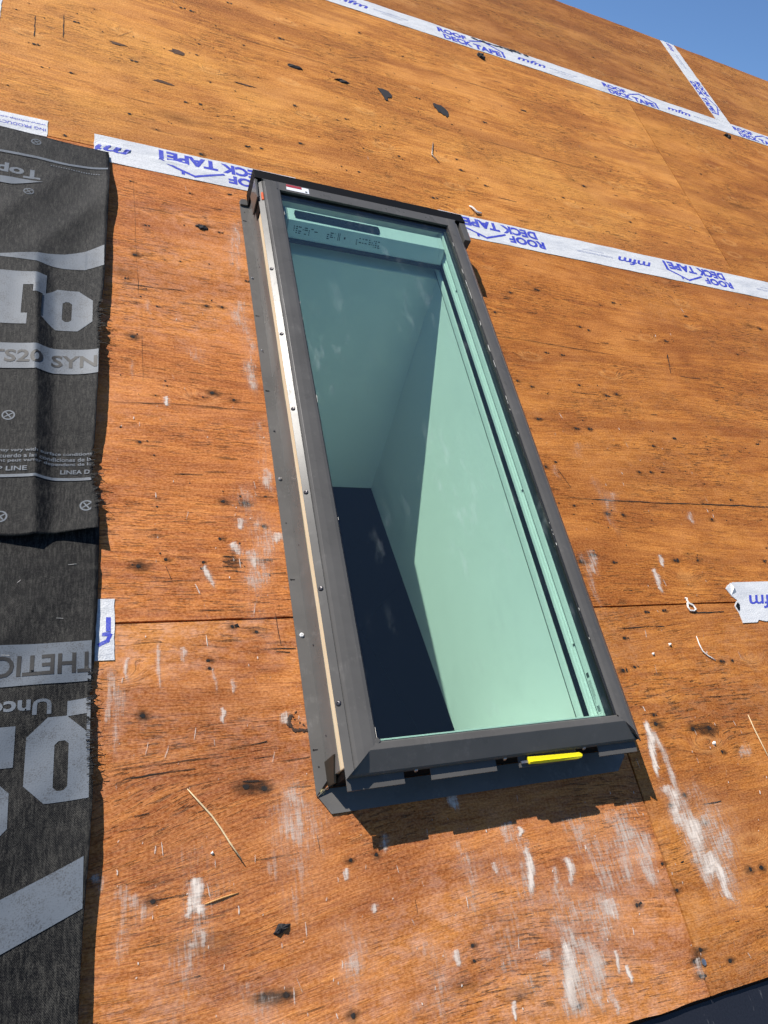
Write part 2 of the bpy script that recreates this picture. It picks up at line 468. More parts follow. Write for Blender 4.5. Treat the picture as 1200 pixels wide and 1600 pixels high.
def add_text(mb, body, size, at, ang=0.0, width=None, height=None, bold=0.02, shear=0.0, spacing=1.0):
    """writes body so that its lower left corner is at (u, v), turned by ang, optionally stretched to width x height"""
    vs, fs = text_mesh(body, size, bold, shear, spacing)
    x0 = min(v[0] for v in vs); x1 = max(v[0] for v in vs); y0 = min(v[1] for v in vs); y1 = max(v[1] for v in vs)
    sx = width / (x1 - x0) if width else 1.0
    sy = height / (y1 - y0) if height else (sx if width else 1.0)
    ca, sa = math.cos(ang), math.sin(ang)
    b = len(mb.v)
    for x, y, _ in vs:
        x = (x - x0) * sx; y = (y - y0) * sy
        mb.v.append((at[0] + x * ca - y * sa, at[1] + x * sa + y * ca, 0.0))
    mb.f += [tuple(b + i for i in f) for f in fs]
    return (x1 - x0) * sx, (y1 - y0) * sy

def drape(mb, H, off, step=0.005, umax=None, vmin=None):
    """cuts a flat print along a fine grid and lays it on the surface h = H(u, v)"""
    me = bpy.data.meshes.new('tmp'); me.from_pydata(mb.v, [], mb.f)
    bm = bmesh.new(); bm.from_mesh(me); bpy.data.meshes.remove(me)
    def cut(co, no, clear=False):
        bmesh.ops.bisect_plane(bm, geom=bm.verts[:] + bm.edges[:] + bm.faces[:], plane_co=co, plane_no=no, clear_outer=clear)
    if umax is not None: cut((umax, 0, 0), (1, 0, 0), True)
    if vmin is not None: cut((0, vmin, 0), (0, -1, 0), True)
    if bm.verts and step:
        us = [v.co.x for v in bm.verts]; vs = [v.co.y for v in bm.verts]
        k = math.ceil(min(us) / step)
        while k * step < max(us): cut((k * step, 0, 0), (1, 0, 0)); k += 1
        k = math.ceil(min(vs) / step)
        while k * step < max(vs): cut((0, k * step, 0), (0, 1, 0)); k += 1
    for v in bm.verts: v.co.z = H(v.co.x, v.co.y) + off
    bmesh.ops.recalc_face_normals(bm, faces=bm.faces[:])
    up = sum(f.normal.z * f.calc_area() for f in bm.faces)
    if up < 0: bmesh.ops.reverse_faces(bm, faces=bm.faces[:])
    out = MB(); bm.verts.index_update()
    out.v = [tuple(v.co) for v in bm.verts]; out.f = [tuple(v.index for v in f.verts) for f in bm.faces]
    bm.free()
    return out

def sstep(a, b, x):
    t = max(0.0, min(1.0, (x - a) / (b - a))); return t * t * (3 - 2 * t)

def lerp_table(tab, x):
    if x <= tab[0][0]: return tab[0][1]
    for (a, p), (b, q) in zip(tab, tab[1:]):
        if x <= b: return p + (q - p) * (x - a) / (b - a)
    return tab[-1][1]

def fb(x, y, z=0.0): return noise.noise(Vector((x, y, z)))

# ------------------------------------------------------------------ ground, house below
def world_sheet(name, pts, z, mat):
    me = bpy.data.meshes.new(name); me.from_pydata([(x, y, z) for x, y in pts], [], [tuple(range(len(pts)))])
    me.materials.append(mat); o = bpy.data.objects.new(name, me); COL.objects.link(o); o['kind'] = 'structure'; return o
GZ = -5.2
world_sheet('ground', [(-3000, -3000), (3000, -3000), (3000, 3000), (-3000, 3000)], GZ, M_GROUND)

RIDGE = 3.205
U_LO, U_HI = -3.94, 8.26
hw = bpy.data.objects.new('house_walls', None); COL.objects.link(hw); hw['kind'] = 'structure'
cP, sP = math.cos(PITCH), math.sin(PITCH)
y_front, y_back = -1.75 * cP, (2 * RIDGE + 1.75) * cP
def wall_box(x0, x1, y0, y1):
    me = bpy.data.meshes.new('wall'); m = MB().box(x0, x1, y0, y1, GZ, -1.75 * sP - 0.16); me.from_pydata(m.v, [], m.f)
    me.materials.append(M_STUCCO); o = bpy.data.objects.new('wall', me); COL.objects.link(o); o.parent = hw
wall_box(U_LO + .3, U_HI - .3, y_front, y_front + .15)
wall_box(U_LO + .3, U_HI - .3, y_back - .15, y_back)
wall_box(U_LO + .3, U_LO + .45, y_front + .15, y_back - .15)
wall_box(U_HI - .45, U_HI - .3, y_front + .15, y_back - .15)
for x in (U_LO + .3, U_HI - .45):           # gable triangles under the ridge
    me = bpy.data.meshes.new('gable')
    zb = -1.75 * sP - 0.16
    pr = [(y_front, zb), (y_back, zb), (RIDGE * cP, RIDGE * sP - 0.12)]
    vs = [(x, y, z) for y, z in pr] + [(x + .15, y, z) for y, z in pr]
    me.from_pydata(vs, [], [(0, 2, 1), (3, 4, 5), (0, 1, 4, 3), (1, 2, 5, 4), (2, 0, 3, 5)])
    me.materials.append(M_STUCCO); o = bpy.data.objects.new('gable', me); COL.objects.link(o); o.parent = hw

# ------------------------------------------------------------------ plywood roof deck
deck = thing('roof_deck', (0, 0, 0), 'weathered orange-brown plywood sheathing covering the whole roof slope', 'roof')
HOLE = (0.416, 0.851, -0.232, 1.035)
ROW = [-0.676, 0.0, 1.2192, 2.4384, RIDGE]
GAP = 0.0020

def plywood(u0, u1, v0, v1, tint, dust, hole=None, edge_low=False):
    m = MB()
    us = [u0 + GAP, u1 - GAP]; vs = [v0 + GAP, v1 - GAP]
    if hole:
        for x in hole[:2]:
            if us[0] < x < us[-1]: us.append(x)
        for y in hole[2:]:
            if vs[0] < y < vs[-1]: vs.append(y)
    us.sort(); vs.sort()
    # finer divisions keep the edges slightly uneven
    def fine(a, d):
        o = [a[0]]
        for p, q in zip(a, a[1:]):
            k = max(1, int((q - p) / d))
            o += [p + (q - p) * (i + 1) / k for i in range(k)]
        return o
    us = fine(us, 0.025); vs = fine(vs, 0.05)
    nu, nv = len(us), len(vs)
    idx = {}
    def vid(i, j, top):
        key = (i, j, top)
        if key not in idx:
            x, y = us[i], vs[j]
            if j == 0: y += 0.0012 * fb(x * 9, y * 3, 1) + 0.0012 * fb(x * 55, 2.0, 1) + (0.003 * fb(x * 26, 0.3, 5) if edge_low else 0.0)
            if j == nv - 1: y += (0.0012 if y < 3 else 0.006) * fb(x * 9, y * 3, 2)
            if i == 0: x += 0.0012 * fb(x * 3, y * 9, 3)
            if i == nu - 1: x += 0.0012 * fb(x * 3, y * 9, 4)
            h = 0.0 if top else -0.0155
            idx[key] = len(m.v); m.v.append((x, y, h))
        return idx[key]
    def solid(i, j):
        if i < 0 or j < 0 or i >= nu - 1 or j >= nv - 1: return False
        if hole:
            cx, cy = (us[i] + us[i+1]) / 2, (vs[j] + vs[j+1]) / 2
            if hole[0] < cx < hole[1] and hole[2] < cy < hole[3]: return False
        return True
    for i in range(nu - 1):
        for j in range(nv - 1):
            if not solid(i, j): continue
            a, b, c, d = (i, j), (i+1, j), (i+1, j+1), (i, j+1)
            m.f.append(tuple(vid(*p, 1) for p in (a, b, c, d)))
            m.f.append(tuple(vid(*p, 0) for p in (d, c, b, a)))
            for (p, q, ni, nj) in ((a, b, i, j-1), (b, c, i+1, j), (c, d, i, j+1), (d, a, i-1, j)):
                if not solid(ni, nj):
                    m.f.append((vid(*p, 1), vid(*p, 0), vid(*q, 0), vid(*q, 1)))
    o = mk('plywood_sheet', m, M_PLY, deck, recalc=False)
    o.color = (*tint, 1); o['dust'] = dust
    return o

SHEETS = [  # row, joints along u, tints, dust
    (0, [U_LO, -1.497, 0.9416, 3.380, 5.818, U_HI], [(1, 1, 1), (1.12, 1.0, 1.1), (1.02, .90, .8), (.9, .9, .8), (1, 1, 1)], [.5, .50, .30, .3, .3]),
    (1, [U_LO, -1.497, 0.9430, 3.381, 5.819, U_HI], [(1, 1, 1), (1.20, 1.03, 1.1), (1.04, .91, .78), (.9, .9, .8), (1, 1, 1)], [.3, .32, .12, .1, .1]),
    (2, [U_LO, -2.730, -0.292, 2.145, 4.583, 7.02, U_HI], [(1, 1, 1), (1.28, 1.26, 1.18), (1.26, 1.22, 1.08), (1.06, .98, .85), (1, 1, 1), (1, 1, 1)], [.05, .06, .05, .05, .1, .1]),
    (3, [U_LO, -2.098, 0.340, 2.778, 5.216, U_HI], [(1, 1, 1), (1.0, 1.0, .98), (.90, .86, .84), (.96, .92, .86), (1, 1, 1)], [.05, .05, .08, .08, .1]),
]
for r, js, tints, dusts in SHEETS:
    for k in range(len(js) - 1):
        hole = HOLE if (r in (0, 1) and js[k] < HOLE[0] < js[k+1]) else None
        plywood(js[k], js[k+1], ROW[r], ROW[r+1], tints[k], dusts[k], hole, r == 0)
# far slope beyond the ridge, out of sight from here
def far_pt(u, d, h):
    y = (RIDGE + d) * cP - h * -sP * 0 + 0.0
    return u, d, h
far = MB()
for k in range(5):
    a, b = U_LO + k * 2.44, U_LO + (k + 1) * 2.44 - .003
    for (d0, d1) in ((0.004, 1.22), (1.223, 2.44), (2.443, RIDGE + 2.2)):
        m = MB()
        pts = []
        for h in (-0.0155, 0.0):
            for (u, d) in ((a, d0), (b, d0), (b, d1), (a, d1)):
                # world point on the other slope, taken back into the roof frame
                y = RIDGE * cP + d * cP + h * sP; z = RIDGE * sP - d * sP + h * cP
                pts.append((u, y * cP + z * sP, -y * sP + z * cP))
        m.v = pts; m.f = [(0, 3, 2, 1), (4, 5, 6, 7), (0, 1, 5, 4), (1, 2, 6, 5), (2, 3, 7, 6), (3, 0, 4, 7)]
        o = mk('plywood_sheet', m, M_PLY, deck); o['dust'] = 0.05

# solid backing under the sheets so that no light comes through the joints (rafter zone)
hx0, hx1, hy0, hy1 = HOLE[0] - .03, HOLE[1] + .03, HOLE[2] - .03, HOLE[3] + .03
for (a, b, c, d) in ((U_LO + .05, hx0, -2.2, RIDGE - .05), (hx1, U_HI - .05, -2.2, RIDGE - .05), (hx0, hx1, -2.2, hy0), (hx0, hx1, hy1, RIDGE - .05)):
    mk('rafter_board', MB().box(a, b, c, d, -0.14, -0.019), M_TIMBER, deck)

# ------------------------------------------------------------------ black membrane over the eave boards
mm = MB()
NU = 160
lo = -2.28
us = [U_LO + (U_HI - U_LO) * i / NU for i in range(NU + 1)]
us = sorted(set(us + [0.6 + i * 0.012 for i in range(70)]))
rows = [ROW[0] - 0.004, ROW[0] - 0.03, ROW[0] - 0.07, ROW[0] - 0.14, ROW[0] - .25, -1.2, -1.6, -2.0, lo]
def hm(u, v):
    return -0.010 + 0.0016 * fb(u * 7, v * 11, 3) + 0.0008 * fb(u * 30, v * 30, 7)
grid = [[(u, v, hm(u, v)) for u in us] for v in rows]
for r in grid: mm.v += r
n = len(us)
for j in range(len(rows) - 1):
    for i in range(n - 1):
        mm.f.append((j*n+i, (j+1)*n+i, (j+1)*n+i+1, j*n+i+1))
def eave_material():
    t = NT('black_eave_membrane'); oc = t.objc()
    n1 = t.noise(t.scalev(oc, (300, 300, 1)), 1.0, 2.0, 0.6)
    n2 = t.noise(t.scalev(oc, (30, 8, 1)), 1.0, 5.0, 0.7)
    n4 = t.noise(t.scalev(oc, (240, 70, 1)), 1.0, 2.0, 0.6)
    c = t.mix(n1, (0.007, 0.008, 0.012, 1), (0.018, 0.020, 0.028, 1))
    scr = t.math('MULTIPLY', t.rng(n2, 0.58, 0.72, 0, 1), t.rng(n4, 0.60, 0.70, 0, 1))
    c = t.mix(t.math('MULTIPLY', scr, 0.5), c, (0.30, 0.30, 0.30, 1))
    return t.pbr(c, 0.5, 0, t.bump(n1, 0.3, 0.0008), 0.35)
M_EAVE = eave_material()
ev = mk('eave_membrane', mm, M_EAVE, base=(0.9, -1.4, 0), smooth=True)
tag(ev, 'black roofing membrane strip along the roof edge below the plywood, bottom right corner', 'membrane')

# ------------------------------------------------------------------ light shaft and dark room under the skylight
shaft = thing('light_shaft', (0.635, 0.4, -0.5), 'white painted light shaft seen through the skylight glass', 'light shaft')
US0, US1 = 0.417, 0.8525
UPPER = [(0.957, 0.0), (0.708, -0.653)]       # (v, h) of the upper end wall
LOWER = [(-0.232, 0.0), (-0.232, -0.444)]
TK = 0.012
def shaft_wall(pts):                           # pts: 8 corners
    m = MB(); m.v = pts; m.f = [(0, 3, 2, 1), (4, 5, 6, 7), (0, 1, 5, 4), (1, 2, 6, 5), (2, 3, 7, 6), (3, 0, 4, 7)]
    return mk('shaft_wall', m, M_WALL, shaft)
def side(u0, u1):
    q = [(LOWER[0][0], -0.001), (UPPER[0][0] + .07, -0.001), (UPPER[1][0], UPPER[1][1]), LOWER[1]]
    shaft_wall([(u0, v, h) for v, h in q] + [(u1, v, h) for v, h in q])
side(US1, US1 + TK)
side(US0 - TK, US0)
def endwall(a, b, s):
    (v0, h0), (v1, h1) = a, b
    shaft_wall([(US0 - .03, v0, h0), (US1 + .03, v0, h0), (US1 + .03, v1, h1), (US0 - .03, v1, h1)] + [(US0 - .03, v0 + s, h0), (US1 + .03, v0 + s, h0), (US1 + .03, v1 + s, h1), (US0 - .03, v1 + s, h1)])
d_v, d_h = UPPER[1][0] - UPPER[0][0], UPPER[1][1] - UPPER[0][1]
f = 0.87
split = (UPPER[0][0] + d_v * f, UPPER[0][1] + d_h * f)
endwall(UPPER[0], split, TK)
endwall((split[0] + .005, split[1]), (UPPER[1][0] + .005, UPPER[1][1]), TK)
endwall(LOWER[0], LOWER[1], -TK)
# header board closing the gap between shaft and frame at the top
mk('shaft_header', MB().box(US0 - .03, US1 + .03, 0.955, 1.06, -0.012, -0.001), M_WALL, shaft)

room = bpy.data.objects.new('room_below', None); COL.objects.link(room); room.matrix_world = ROOF; room['kind'] = 'structure'; BASE[room.name] = (0, 0, 0)
sl = (UPPER[1][1] - LOWER[1][1]) / (UPPER[1][0] - LOWER[1][0])
def hc(v): return LOWER[1][1] + sl * (v - LOWER[1][0])
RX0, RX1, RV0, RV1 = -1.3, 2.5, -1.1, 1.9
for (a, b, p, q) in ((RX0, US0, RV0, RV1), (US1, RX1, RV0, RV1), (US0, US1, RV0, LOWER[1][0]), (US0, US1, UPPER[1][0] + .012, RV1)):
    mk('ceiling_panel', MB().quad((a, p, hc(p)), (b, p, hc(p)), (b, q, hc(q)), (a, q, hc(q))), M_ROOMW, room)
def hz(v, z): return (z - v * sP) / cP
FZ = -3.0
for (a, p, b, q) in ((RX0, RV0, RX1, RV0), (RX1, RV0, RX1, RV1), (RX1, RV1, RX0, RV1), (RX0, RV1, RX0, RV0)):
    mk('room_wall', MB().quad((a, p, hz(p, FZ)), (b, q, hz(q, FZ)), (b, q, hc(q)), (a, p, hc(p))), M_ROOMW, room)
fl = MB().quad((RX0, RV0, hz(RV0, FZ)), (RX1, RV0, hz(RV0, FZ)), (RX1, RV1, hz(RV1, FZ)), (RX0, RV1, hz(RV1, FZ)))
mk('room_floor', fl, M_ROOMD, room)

# ------------------------------------------------------------------ skylight
UL, UR = 0.358, 0.9085           # outer edges of the cladding
GL, GR = 0.4115, 0.8665          # glass opening
VB, VT = -0.243, 1.062           # glass opening, bottom and top
SK = thing('skylight', (0.633, 0.4, 0.0), 'tall dark grey framed glass skylight set into the plywood roof', 'skylight')

# wooden frame: four rails
def rail(u0, u1, v0, v1):
    return mk('frame_rail', MB().box(u0, u1, v0, v1, -0.015, 0.077), M_PINE, SK, bevel=0.0015)
rail(0.3605, 0.402, -0.272, 1.090)
rail(0.8665, 0.9060, -0.272, 1.090)
rail(0.4022, 0.8663, 1.064, 1.090)
rail(0.4022, 0.8663, -0.272, -0.247)
# white sash lining on the inside (right face carries the blind track)
ls = MB().box(0.853, 0.8662, -0.246, 1.0625, 0.0, 0.076)
mk('sash_lining', ls, M_WHITE, SK, bevel=0.0008)
ls = MB().box(0.4025, 0.4125, -0.246, 1.0625, 0.0, 0.076)
mk('sash_lining', ls, M_WHITE, SK, bevel=0.0008)
ls = MB().box(0.4130, 0.8525, -0.2455, -0.236, 0.0, 0.076)
mk('sash_lining', ls, M_WHITE, SK, bevel=0.0008)
ls = MB().box(0.4130, 0.8525, 1.058, 1.0635, 0.0, 0.076)
mk('sash_lining', ls, M_WHITE, SK, bevel=0.0008)
# blind side track: raised white channel with a black slot, on the right face
tk = mk('blind_track', MB().box(0.8475, 0.8532, -0.235, 0.985, 0.008, 0.0235), M_WHITE, SK, bevel=0.0012)
mk('track_rib', MB().box(0.8475, 0.8532, -0.235, 0.985, 0.0440, 0.0530), M_WHITE, tk, bevel=0.0012)
mk('track_slot', MB().box(0.8515, 0.8531, -0.235, 0.985, 0.0236, 0.0439), M_BLACK, tk)
tk2 = mk('blind_track', MB().box(0.4124, 0.4180, -0.235, 0.985, 0.008, 0.0235), M_WHITE, SK, bevel=0.0012)
mk('track_rib', MB().box(0.4124, 0.4180, -0.235, 0.985, 0.0440, 0.0530), M_WHITE, tk2, bevel=0.0012)
mk('track_slot', MB().box(0.4124, 0.4140, -0.235, 0.985, 0.0236, 0.0439), M_BLACK, tk2)
for (h0_, h1_, mt_) in ((0.0035, 0.0048, M_INKD), (0.0555, 0.0572, M_WHITE), (0.0620, 0.0630, M_INKD), (-0.0005, 0.0012, M_INKD)):   # fine beads and grooves of the extrusion
    mk('track_bead', MB().box(0.8505 if mt_ is M_WHITE else 0.8524, 0.8531, -0.235, 0.985, h0_, h1_), mt_, tk)
for vv in (0.845, 0.245, -0.10):                        # small fixing plugs above the slot
    mk('fixing_plug', MB().lathe((0.8531, vv, 0.0595), (-1, 0, 0), [(0, 0.0028), (0.0012, 0.0026), (0.0014, 0.001)], 10), M_INKD, SK)
# printed type label near the foot of the right lining
lb = MB()
lab = mk('type_label', MB().quad((0.8526, -0.155, 0.0655), (0.8526, -0.232, 0.0655), (0.8526, -0.232, 0.0745), (0.8526, -0.155, 0.0745)), M_WHITE, SK, recalc=False)
for k in range(3):
    lb.quad((0.8523, -0.172, 0.0668 + k * .0024), (0.8523, -0.214 + .006 * k, 0.0668 + k * .0024), (0.8523, -0.214 + .006 * k, 0.0676 + k * .0024), (0.8523, -0.172, 0.0676 + k * .0024))
lb.quad((0.8523, -0.158, 0.0665), (0.8523, -0.167, 0.0665), (0.8523, -0.167, 0.0735), (0.8523, -0.158, 0.0735))
for k in range(5):
    lb.quad((0.8523, -0.219 - .0022 * k, 0.0665), (0.8523, -0.2203 - .0022 * k, 0.0665), (0.8523, -0.2203 - .0022 * k, 0.0735), (0.8523, -0.219 - .0022 * k, 0.0735))
mk('label_print', lb, M_INKD, lab, recalc=False, kind='stuff')

# glass and its edge spacer
mk('glass_pane', MB().box(0.405, 0.873, -0.2505, 1.069, 0.0835, 0.0885), M_GLASS, SK)
for (a, b, p, q) in ((0.4055, 0.4150, -0.250, 1.0685), (0.8560, 0.8725, -0.250, 1.0685), (0.4152, 0.8558, -0.250, -0.2400), (0.4152, 0.8558, 1.045, 1.0685)):
    mk('edge_spacer', MB().box(a, b, p, q, 0.0770, 0.0830), M_RUBBER, SK)
for g_ in ((0.8640, 0.8672, VB, VT, 0.0888, 0.0925), (0.4108, 0.4132, VB, VT, 0.0888, 0.0915), (0.4134, 0.8638, VT - .002, VT + .001, 0.0888, 0.0915)):
    mk('gasket', MB().box(*g_), M_RUBBER, SK)
# chalky crumbs caught along the glass edge
cr = MB(); r2 = random.Random(5)
for k in range(34):
    right_side = k % 5 != 0
    x = (GR - .0022 if right_side else GL + .0016) + r2.uniform(-.0004, .0004)
    y = r2.uniform(0.45, 1.0) if (right_side and k % 2) else r2.uniform(VB, 1.0)
    l = r2.uniform(.002, .022 if k % 2 else .006); wd = r2.uniform(.0001, .00025)
    z = 0.0930
    cr.box(x - wd, x + wd, y, y + l, z - .0010, z + r2.uniform(.0001, .0004))
mk('edge_crumbs', cr, M_CHALK, SK, kind='stuff')

# side cladding: bent sheet profile drawn in (u, h), mitred at the bottom
def side_profile(s):
    # distance inward from the outer edge, height
    p = [(0.0, 0.0828), (0.0125, 0.0895), (0.0138, 0.0885), (0.0148, 0.0905), (0.0185, 0.0935), (0.030, 0.0955), (0.046, 0.0958), (0.0525, 0.0945), (0.0535, 0.0920), (0.0535, 0.0888),
         (0.040, 0.0888), (0.016, 0.0855), (0.0015, 0.0808)]
    return [((UL + d, h) if s < 0 else (UR - d * (0.042 / 0.0535), h)) for d, h in p]
def cladding_side(s):
    prof = side_profile(s)
    inner = GL if s < 0 else GR
    outer = UL if s < 0 else UR
    A, B = [], []
    for u, h in prof:
        t = (u - inner) / (outer - inner)
        A.append((u, VB - 0.047 * t, h)); B.append((u, 1.086, h))
    return mk('side_cladding', MB().loft(A, B), M_CLAD, SK, bevel=0.0005)
cladding_side(-1); cladding_side(1)
# raised sealing bead beside the left glass edge and outer drip edge on the right
mk('drip_edge', MB().box(UR - .0005, UR + .0018, -0.285, 1.02, 0.060, 0.0800), M_CLAD, SK, bevel=0.0005)

# bottom cladding: sloping top, crease, shaded riser
def bottom_cladding():
    prof = [(VB, 0.0888), (VB, 0.0925), (VB - .002, 0.0950), (VB - .012, 0.0962), (-0.2835, 0.0795), (-0.2862, 0.0768), (-0.2868, 0.0690), (-0.2850, 0.0690), (-0.2825, 0.0755), (VB - .01, 0.0888)]
    A, B = [], []
    for v, h in prof:
        t = (VB - v) / 0.047
        A.append((GL - .0015 - (GL - UL - 0.003) * t, v, h)); B.append((GR + (UR - GR) * t, v, h))
    return mk('bottom_cladding', MB().loft(A, B), M_CLAD, SK, bevel=0.0006)
bottom_cladding()
# drip lip below the bottom cladding: four tongues with gaps between
for a, b in ((0.3635, 0.4560), (0.5010, 0.6185), (0.6610, 0.7770), (0.8240, 0.9065)):
    mk('drip_lip', MB().loft([(a, -0.2855, 0.0690), (a, -0.3032, 0.0672), (a, -0.3037, 0.0654), (a, -0.2855, 0.0669)],
                             [(b, -0.2855, 0.0690), (b, -0.3032, 0.0672), (b, -0.3037, 0.0654), (b, -0.2855, 0.0669)]), M_CLAD, SK)
mk('lower_apron', MB().box(0.362, 0.9065, -0.2850, -0.2735, 0.010, 0.0668), M_BLACK, SK)
# mitre clip lying over the lower left joint
def mitre(name, a, b, wd, h0, h1, mat):
    d = Vector((b[0]-a[0], b[1]-a[1])).normalized(); n_ = Vector((-d.y, d.x)) * wd
    pts = [(a[0]-n_.x, a[1]-n_.y), (b[0]-n_.x, b[1]-n_.y), (b[0]+n_.x, b[1]+n_.y), (a[0]+n_.x, a[1]+n_.y)]
    m = MB()
    A = [(pts[0][0], pts[0][1], h0), (pts[0][0], pts[0][1], h0 + h1), (pts[3][0], pts[3][1], h0 + h1), (pts[3][0], pts[3][1], h0)]
    B = [(pts[1][0], pts[1][1], h0 - .016), (pts[1][0], pts[1][1], h0 + h1 - .016), (pts[2][0], pts[2][1], h0 + h1 - .016), (pts[2][0], pts[2][1], h0 - .016)]
    m.loft(A, B)
    return mk(name, m, mat, SK, bevel=0.0005)
mitre('corner_clip', (GL + .003, VB + .003), (UL + .011, -0.2825), 0.0036, 0.0940, 0.0028, M_CLAD)
mitre('corner_clip', (GR - .001, VB - .001), (UR - .005, -0.2835), 0.0011, 0.0940, 0.0022, M_BLACK)

# top cover, black, with grey end caps and orange transport clips
tc = MB().loft([(0.3535, 1.0895, 0.080), (0.3535, 1.0895, 0.0935), (0.3535, 1.128, 0.0885), (0.3535, 1.132, 0.070), (0.3535, 1.132, 0.010), (0.3535, 1.091, 0.010)],
               [(0.9290, 1.0895, 0.080), (0.9290, 1.0895, 0.0935), (0.9290, 1.128, 0.0885), (0.9290, 1.132, 0.070), (0.9290, 1.132, 0.010), (0.9290, 1.091, 0.010)])
mk('top_cover', tc, M_BLACK, SK, bevel=0.0015)
tp = MB().loft([(UL + .012, 1.0895, 0.0888), (UL + .012, 1.0895, 0.0940), (GL - .004, VT - .004, 0.0950), (GL - .004, VT - .004, 0.0888)],
               [(UR - .010, 1.0895, 0.0888), (UR - .010, 1.0895, 0.0940), (GR + .003, VT - .004, 0.0950), (GR + .003, VT - .004, 0.0888)])
mk('top_cladding', tp, M_CLAD, SK, bevel=0.0006)
mitre('corner_joint', (GL - .006, VT - .004), (UL + .012, 1.0885), 0.0007, 0.0958, 0.0011, M_BLACK)
mk('end_cap', MB().prism([(0.3535, 1.0205), (0.3575, 1.0205), (0.3600, 1.089), (0.3535, 1.089)], 0.040, 0.0905), M_CLAD, SK, bevel=0.001)
mk('end_cap', MB().prism([(0.9105, 1.018), (0.9290, 1.018), (0.9290, 1.089), (0.9105, 1.089)], 0.030, 0.0905), M_CLAD, SK, bevel=0.002)
mk('hinge_block', MB().box(0.3580, 0.3700, 0.985, 1.086, 0.050, 0.0832), M_BLACK, SK, bevel=0.001)
mk('transport_clip', MB().box(0.3650, 0.3700, 1.015, 1.042, 0.0834, 0.0905), M_ORANGE, SK, bevel=0.0015)
mk('transport_clip', MB().box(0.9292, 0.9335, 1.032, 1.060, 0.060, 0.0860), M_ORANGE, SK, bevel=0.0015)
# rating sticker on the top cladding
def hs(u, v): return 0.0942 + (1.0895 - v) * 0.032
st = MB().quad((0.428, 1.064, hs(0, 1.064) + .0006), (0.485, 1.064, hs(0, 1.064) + .0006), (0.486, 1.085, hs(0, 1.085) + .0006), (0.429, 1.085, hs(0, 1.085) + .0006))
st = mk('rating_sticker', st, M_PAPER, SK, recalc=False)
rd = MB().quad((0.4285, 1.0755, hs(0, 1.0755) + .0009), (0.468, 1.0755, hs(0, 1.0755) + .0009), (0.468, 1.085, hs(0, 1.085) + .0009), (0.429, 1.085, hs(0, 1.085) + .0009))
mk('red_field', rd, M_RED, st, recalc=False)
mk('fine_print', MB().box(0.4755, 0.4805, 1.067, 1.0715, hs(0, 1.067) + .0008, hs(0, 1.067) + .0012), M_INKD, st)

# blind cassette under the glass, with solar strip
bc = MB()
cprof = [(1.0230, 0.040), (1.0230, 0.0765), (0.9810, 0.0755), (0.9615, 0.0420), (0.9615, 0.0380), (1.0230, 0.0360)]
bc.loft([(0.4290, v, h) for v, h in cprof], [(0.8330, v, h) for v, h in cprof])
cas = mk('blind_cassette', bc, M_GREYP, SK, bevel=0.0012)
spn = [(0.4460, 0.9900), (0.6610, 0.9870), (0.6655, 0.995), (0.6665, 1.007), (0.664, 1.0165), (0.4475, 1.0180), (0.4440, 1.004)]
mk('solar_strip', MB().prism(spn, 0.0762, 0.0772), M_SOLAR, cas)
mk('end_plate', MB().loft([(0.4200, v, h) for v, h in cprof], [(0.4288, v, h) for v, h in cprof]), simple('grey_end_cap', (0.30, 0.31, 0.32), 0.5), cas)
mk('end_plate', MB().loft([(0.8332, v, h) for v, h in cprof], [(0.8450, v, h) for v, h in cprof]), M_WHITE, cas)
mk('bottom_bar', MB().box(0.4200, 0.8450, 0.9560, 0.9610, 0.0300, 0.0400), M_RUBBER, cas)
pr = MB()
def face_quad(u0, u1, t0, t1):      # on the sloping front, t from 0 (top) to 1 (bottom)
    def P(u, t): return (u, 0.9810 + (0.9615 - 0.9810) * t - .0006, 0.0755 + (0.0420 - 0.0755) * t + .0004)
    pr.quad(P(u0, t1), P(u1, t1), P(u1, t0), P(u0, t0))
r3 = random.Random(3)
for (a, b) in ((0.443, 0.503), (0.527, 0.548), (0.603, 0.670)):
    x = a
    while x < b:
        wd = r3.uniform(0.0025, 0.009)
        for k in range(4):
            if r3.random() < 0.62: face_quad(x, min(b, x + wd * r3.uniform(.5, 1)), 0.30 + .12 * k, 0.36 + .12 * k)
        x += wd + 0.002
face_quad(0.555, 0.5565, .25, .7); face_quad(0.559, 0.5605, .25, .7); face_quad(0.571, 0.575, .42, .56)
mk('printed_notes', pr, M_INKD, cas, recalc=False, kind='stuff')

mk('shade_filler', MB().box(0.4150, 0.8500, 1.0240, 1.0440, 0.046, 0.0600), M_BLACK, SK)  # black box added to darken the shaded band above the cassette
# mounting flange: left, bottom, right, top
fm = MB().loft([(0.336, 1.114, 0.0020), (0.336, 1.114, 0.0036), (0.3575, 1.120, 0.0036), (0.3590, 1.120, 0.0340), (0.3578, 1.120, 0.0350), (0.3590, 1.120, 0.0585), (0.3602, 1.120, 0.0585), (0.3602, 1.120, 0.0020)],
               [(0.336, -0.294, 0.0020), (0.336, -0.294, 0.0036), (0.3575, -0.272, 0.0036), (0.3590, -0.272, 0.0340), (0.3578, -0.272, 0.0350), (0.3590, -0.272, 0.0585), (0.3602, -0.272, 0.0585), (0.3602, -0.272, 0.0020)])
